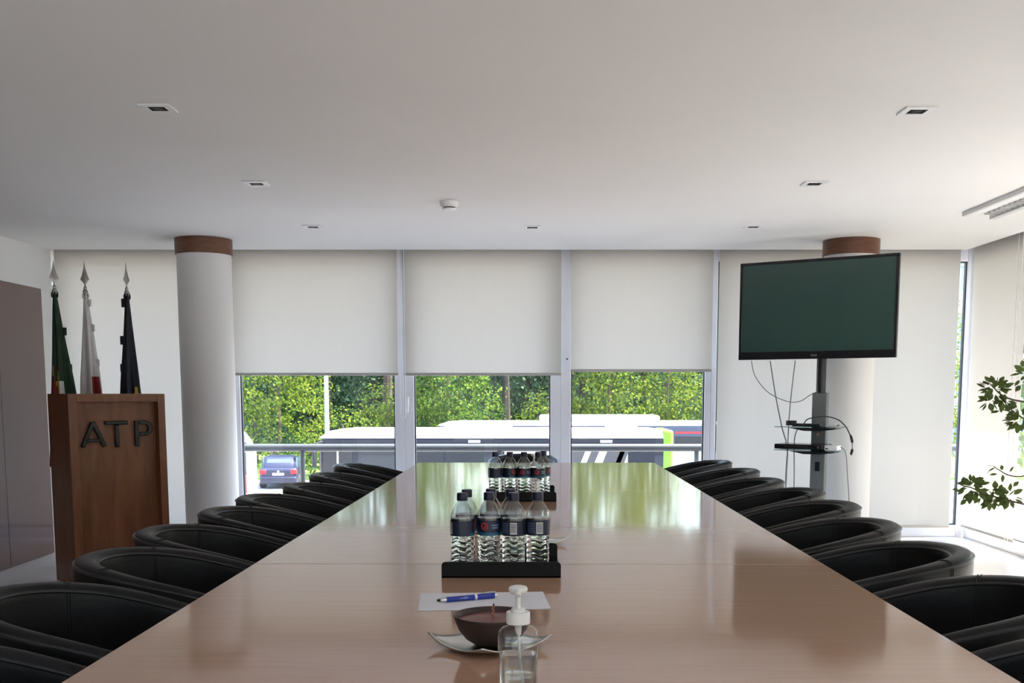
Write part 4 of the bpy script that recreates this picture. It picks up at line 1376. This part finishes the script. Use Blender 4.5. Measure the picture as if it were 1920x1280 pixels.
# trees
def tree(x, y, blobs, mat, label, cat='tree', trunk_h=2.0, leaf=.20, dens=1.25, seed=0, bark='bark', trunk_r=.16, name='broadleaf_tree', group='trees behind the buses'):
    rnd = random.Random(seed)
    t = thing(name, label, cat, (x, y, GZ + .1), group=group)
    tb = B()
    top = max(b_[2] + b_[5] * .3 for b_ in blobs)
    tb.tube(spline([(0, 0, 0), (rnd.uniform(-.1, .1), 0, trunk_h * .5), (rnd.uniform(-.2, .2), 0, trunk_h), (rnd.uniform(-.2, .2), 0, top)]), [trunk_r * (1 - .75 * i / 25) for i in range(25)], 8)
    tb.obj('trunk', bark, t)
    b = B()
    vs, fs = [], []
    for (cx, cy, cz_, rx, ry, rz_) in blobs:
        area = 4 * math.pi * ((rx * rz_ + rx * ry + ry * rz_) / 3)
        ncl = int(area * 2.6 * dens)
        for _ in range(ncl):
            u, v_ = rnd.uniform(-1, 1), rnd.uniform(0, 2 * math.pi)
            s = math.sqrt(1 - u * u)
            n = Vector((s * math.cos(v_), s * math.sin(v_), u))
            rad = rnd.uniform(.72, 1.06)
            c_ = Vector((cx + rx * n.x * rad, cy + ry * n.y * rad, cz_ + rz_ * n.z * rad))
            if c_.z < .3:
                continue
            for _k in range(9):
                p = c_ + Vector((rnd.gauss(0, .22), rnd.gauss(0, .22), rnd.gauss(0, .16)))
                nn = (n + Vector((rnd.gauss(0, .6), rnd.gauss(0, .6), rnd.gauss(.35, .5)))).normalized()
                a = nn.orthogonal().normalized()
                a = Matrix.Rotation(rnd.uniform(0, 6.28), 3, nn) @ a
                d = nn.cross(a)
                L_ = leaf * rnd.uniform(.6, 1.2)
                o = len(vs)
                vs += [p - a * L_ * .5, p + d * L_ * .32, p + a * L_ * .5, p - d * L_ * .32]
                fs.append((o, o + 1, o + 2, o + 3))
    b._add(vs, fs)
    f = b.obj('foliage', mat, t, smooth=False, fix=False)
    f['kind'] = 'stuff'
    return t
tree(-13.3, 55, [(-.6, 0, 4.4, 2.3, 2.0, 1.9), (.9, -.3, 3.2, 1.9, 1.7, 1.5), (-1.9, .2, 3.0, 1.6, 1.5, 1.5), (.6, 0, 5.9, 1.8, 1.6, 1.5), (1.7, -.4, 4.7, 1.2, 1.2, 1.1), (-.3, 0, 8.0, 2.2, 1.8, 1.8), (.3, 0, 10.2, 1.7, 1.5, 1.4)], 'lime', 'tall lime green tree between the column and the lamp post', seed=1)
tree(-9.3, 53, [(0, 0, 2.3, 1.3, 1.1, 1.1), (-1.5, -.2, 1.7, 1.2, 1.0, .9), (1.2, 0, 2.0, 1.0, .9, .9)], 'lime', 'low bright green bush just left of the dark bus front', seed=2, trunk_h=1, name='bush', cat='bush', group='bushes behind the buses')
tree(-13.0, 52.5, [(0, 0, 1.1, 1.6, .9, .9), (1.9, .2, .9, 1.3, .8, .8), (-1.9, 0, 1.2, 1.4, .9, 1.0), (3.4, .2, 1.0, 1.0, .8, .7)], 'green', 'low dark hedge bush behind the blue car', seed=15, trunk_h=.5, name='bush', cat='bush', group='bushes behind the buses')
tree(-7.4, 56, [(0, 0, 3.6, 1.5, 1.3, 1.3), (1.4, 0, 2.9, 1.3, 1.2, 1.2), (-1.0, 0, 2.5, 1.2, 1.1, 1.0), (1.9, .3, 4.2, .8, .8, .8)], 'lime', 'rounded light green tree right of the lamp post', seed=3)
tree(-4.1, 55, [(-.3, 0, 4.5, 2.2, 1.9, 1.7), (1.3, -.2, 3.6, 1.7, 1.5, 1.4), (-1.7, .1, 3.2, 1.6, 1.4, 1.4), (.4, -.2, 2.6, 1.9, 1.4, 1.0), (.7, .2, 5.6, 1.5, 1.4, 1.2), (-.2, 0, 7.6, 2.3, 1.8, 1.9), (.4, 0, 10.0, 1.8, 1.5, 1.5)], 'green', 'full green tree behind the middle window', seed=4)
tree(.9, 54, [(0, 0, 3.2, 1.2, 1.0, 1.1), (-.9, 0, 2.4, .9, .8, .9), (.9, 0, 2.6, 1.0, .9, .9)], 'lime', 'small bright lime bush above the bus roof, right part of the middle window', seed=5, trunk_h=1.4, name='bush', cat='bush', group='bushes behind the buses')
tree(4.2, 55, [(-.6, 0, 4.3, 1.9, 1.7, 1.5), (1.0, -.2, 3.7, 1.7, 1.5, 1.5), (-1.2, 0, 3.1, 1.3, 1.3, 1.2), (.2, 0, 5.6, 1.5, 1.3, 1.2), (-.2, 0, 7.7, 2.2, 1.8, 1.9), (.3, 0, 10.0, 1.8, 1.5, 1.5)], 'lime', 'broad lime green tree behind the left half of the third window', seed=6)
tree(7.6, 56, [(-.5, 0, 4.0, 1.9, 1.6, 1.6), (1.1, -.2, 3.4, 1.6, 1.5, 1.5), (.0, 0, 5.4, 1.5, 1.4, 1.2), (-.8, -.2, 2.7, 1.3, 1.2, 1.0), (.2, 0, 7.6, 2.1, 1.8, 1.9), (-.3, 0, 9.8, 1.7, 1.5, 1.4)], 'lime', 'broad lime green tree behind the right half of the third window', seed=7)
tree(11.3, 56, [(0, 0, 4.2, 2.0, 1.8, 1.8), (1.0, 0, 5.6, 1.6, 1.5, 1.3), (-.9, 0, 2.9, 1.5, 1.4, 1.2)], 'green', 'green tree at the right edge of the third window', seed=8)
tree(22.0, 54, [(0, 0, 6.6, 2.3, 2.0, 2.2), (-.4, 0, 4.0, 2.2, 2.0, 1.9), (.6, 0, 2.4, 1.8, 1.6, 1.4)], 'lime', 'sunlit tree glimpsed through the narrow gap at the corner', seed=9)
for k, (x, lb) in enumerate(((-17.5, 'dark evergreen tree far behind the left column'), (-9.6, 'dark evergreen tree right behind the lamp post'), (-6.4, 'dark evergreen tree left of the first mullion'), (-.2, 'dark evergreen tree in the right half of the middle window'),
                             (3.2, 'dark evergreen tree behind the second mullion'), (7.0, 'dark evergreen tree behind the broad lime trees'), (12.5, 'dark evergreen tree behind the last mullion'), (-13.4, 'dark evergreen tree behind the tall lime tree'))):
    tree(x, 63 + (k % 3), [(0, 0, 7.5, 2.5, 1.8, 2.6), (-.8, 0, 4.4, 2.6, 1.8, 2.2), (1.2, 0, 3.0, 2.3, 1.6, 1.8), (.3, 0, 10.3, 2.4, 1.7, 2.0), (-.2, 0, 13.0, 1.9, 1.5, 1.8)], 'dark', lb, trunk_h=4, leaf=.30, dens=.85, seed=20 + k, bark='bark_red', trunk_r=.30, name='evergreen_tree')
for k, (x, y, r_, lb) in enumerate(((-8.15, 60.5, .36, 'bare reddish pine trunk to the left of the first mullion'), (-1.30, 60.5, .34, 'bare dark pine trunk in the middle window'))):
    tree(x, y, [(0, 0, 10.5, 2.4, 2.0, 1.6), (.8, 0, 8.8, 1.6, 1.4, 1.0)], 'dark', lb, trunk_h=8.5, leaf=.30, dens=.7, seed=40 + k, bark='bark_red' if k == 0 else 'bark_dark', trunk_r=r_, name='pine_tree')
for k, (x, y, lb) in enumerate(((15.0, 19.0, 'added green tree outside to the right, level with the balcony end'), (14.0, 24.5, 'added tall green tree right of the parked buses'), (18.0, 31.0, 'added tall green tree standing beyond the balcony end on the right'), (16.0, 12.5, 'added green tree outside the right windows, near the corner'), (15.5, 6.5, 'added green tree outside the second right window'), (16.0, .5, 'added green tree outside the right windows beside the camera'))):
    tree(x, y, [(0, 0, 6.8, 2.6, 2.8, 2.4), (-.3, .5, 4.2, 2.6, 2.8, 2.0), (.4, -.4, 9.6, 2.3, 2.5, 2.0)], 'green', lb, leaf=.26, dens=.9, seed=60 + k, trunk_h=3, group='added sky-blocking trees along the right side')  # greenery is glimpsed on this side; these trees are added to block low sky
for k, (x, lb) in enumerate(((-15.5, 'added reflection tree far left behind the lime tree'), (-11.2, 'added reflection tree behind the street lamp'), (-6.6, 'added reflection tree behind the rounded light green tree'), (-2.0, 'added reflection tree above the middle window'), (2.4, 'added reflection tree behind the second mullion'), (6.6, 'added reflection tree above the third window'), (10.8, 'added reflection tree above the right edge of the third window'))):
    tree(x, 59.0, [(0, 0, 8.4, 2.2, 1.5, 1.9), (.3, 0, 11.4, 2.1, 1.5, 1.9), (-.3, 0, 14.0, 1.7, 1.3, 1.6)], 'green', lb, leaf=.30, dens=1.3, seed=80 + k, trunk_h=6, trunk_r=.14, bark='bark_dark', name='reflection_tree')  # unseen high crowns added to turn the table reflection green
structure(B().box(-90, 90, 71, 71.6, GZ, GZ + 8.5).obj('hillside', pbr('wooded_hillside', (0.030, 0.055, 0.032), 0.95, noise=(.9, .7)), smooth=False), 'dark wooded slope behind the trees', 'hillside')
# far pale building seen at the corner
t = thing('apartment_building', 'pale far building glimpsed above the trees at the corner', 'building', (30.5, 69.0, GZ))
B().box(-7, 7, 0, 9, 0, 15).obj('wall', 'facade', t, smooth=False)
for k in range(4):
    B().box(-7.1, 7.1, -.4, .05, 3.4 * k + 2.7, 3.4 * k + 3.2).obj('balcony_band', 'facade_pink', t, smooth=False)
    for j in range(6):
        B().box(-6.5 + j * 2.2, -5.0 + j * 2.2, -.03, .02, 3.4 * k + .7, 3.4 * k + 2.3).obj('window', 'facade_glass', t, smooth=False)
bpy.context.view_layer.update()
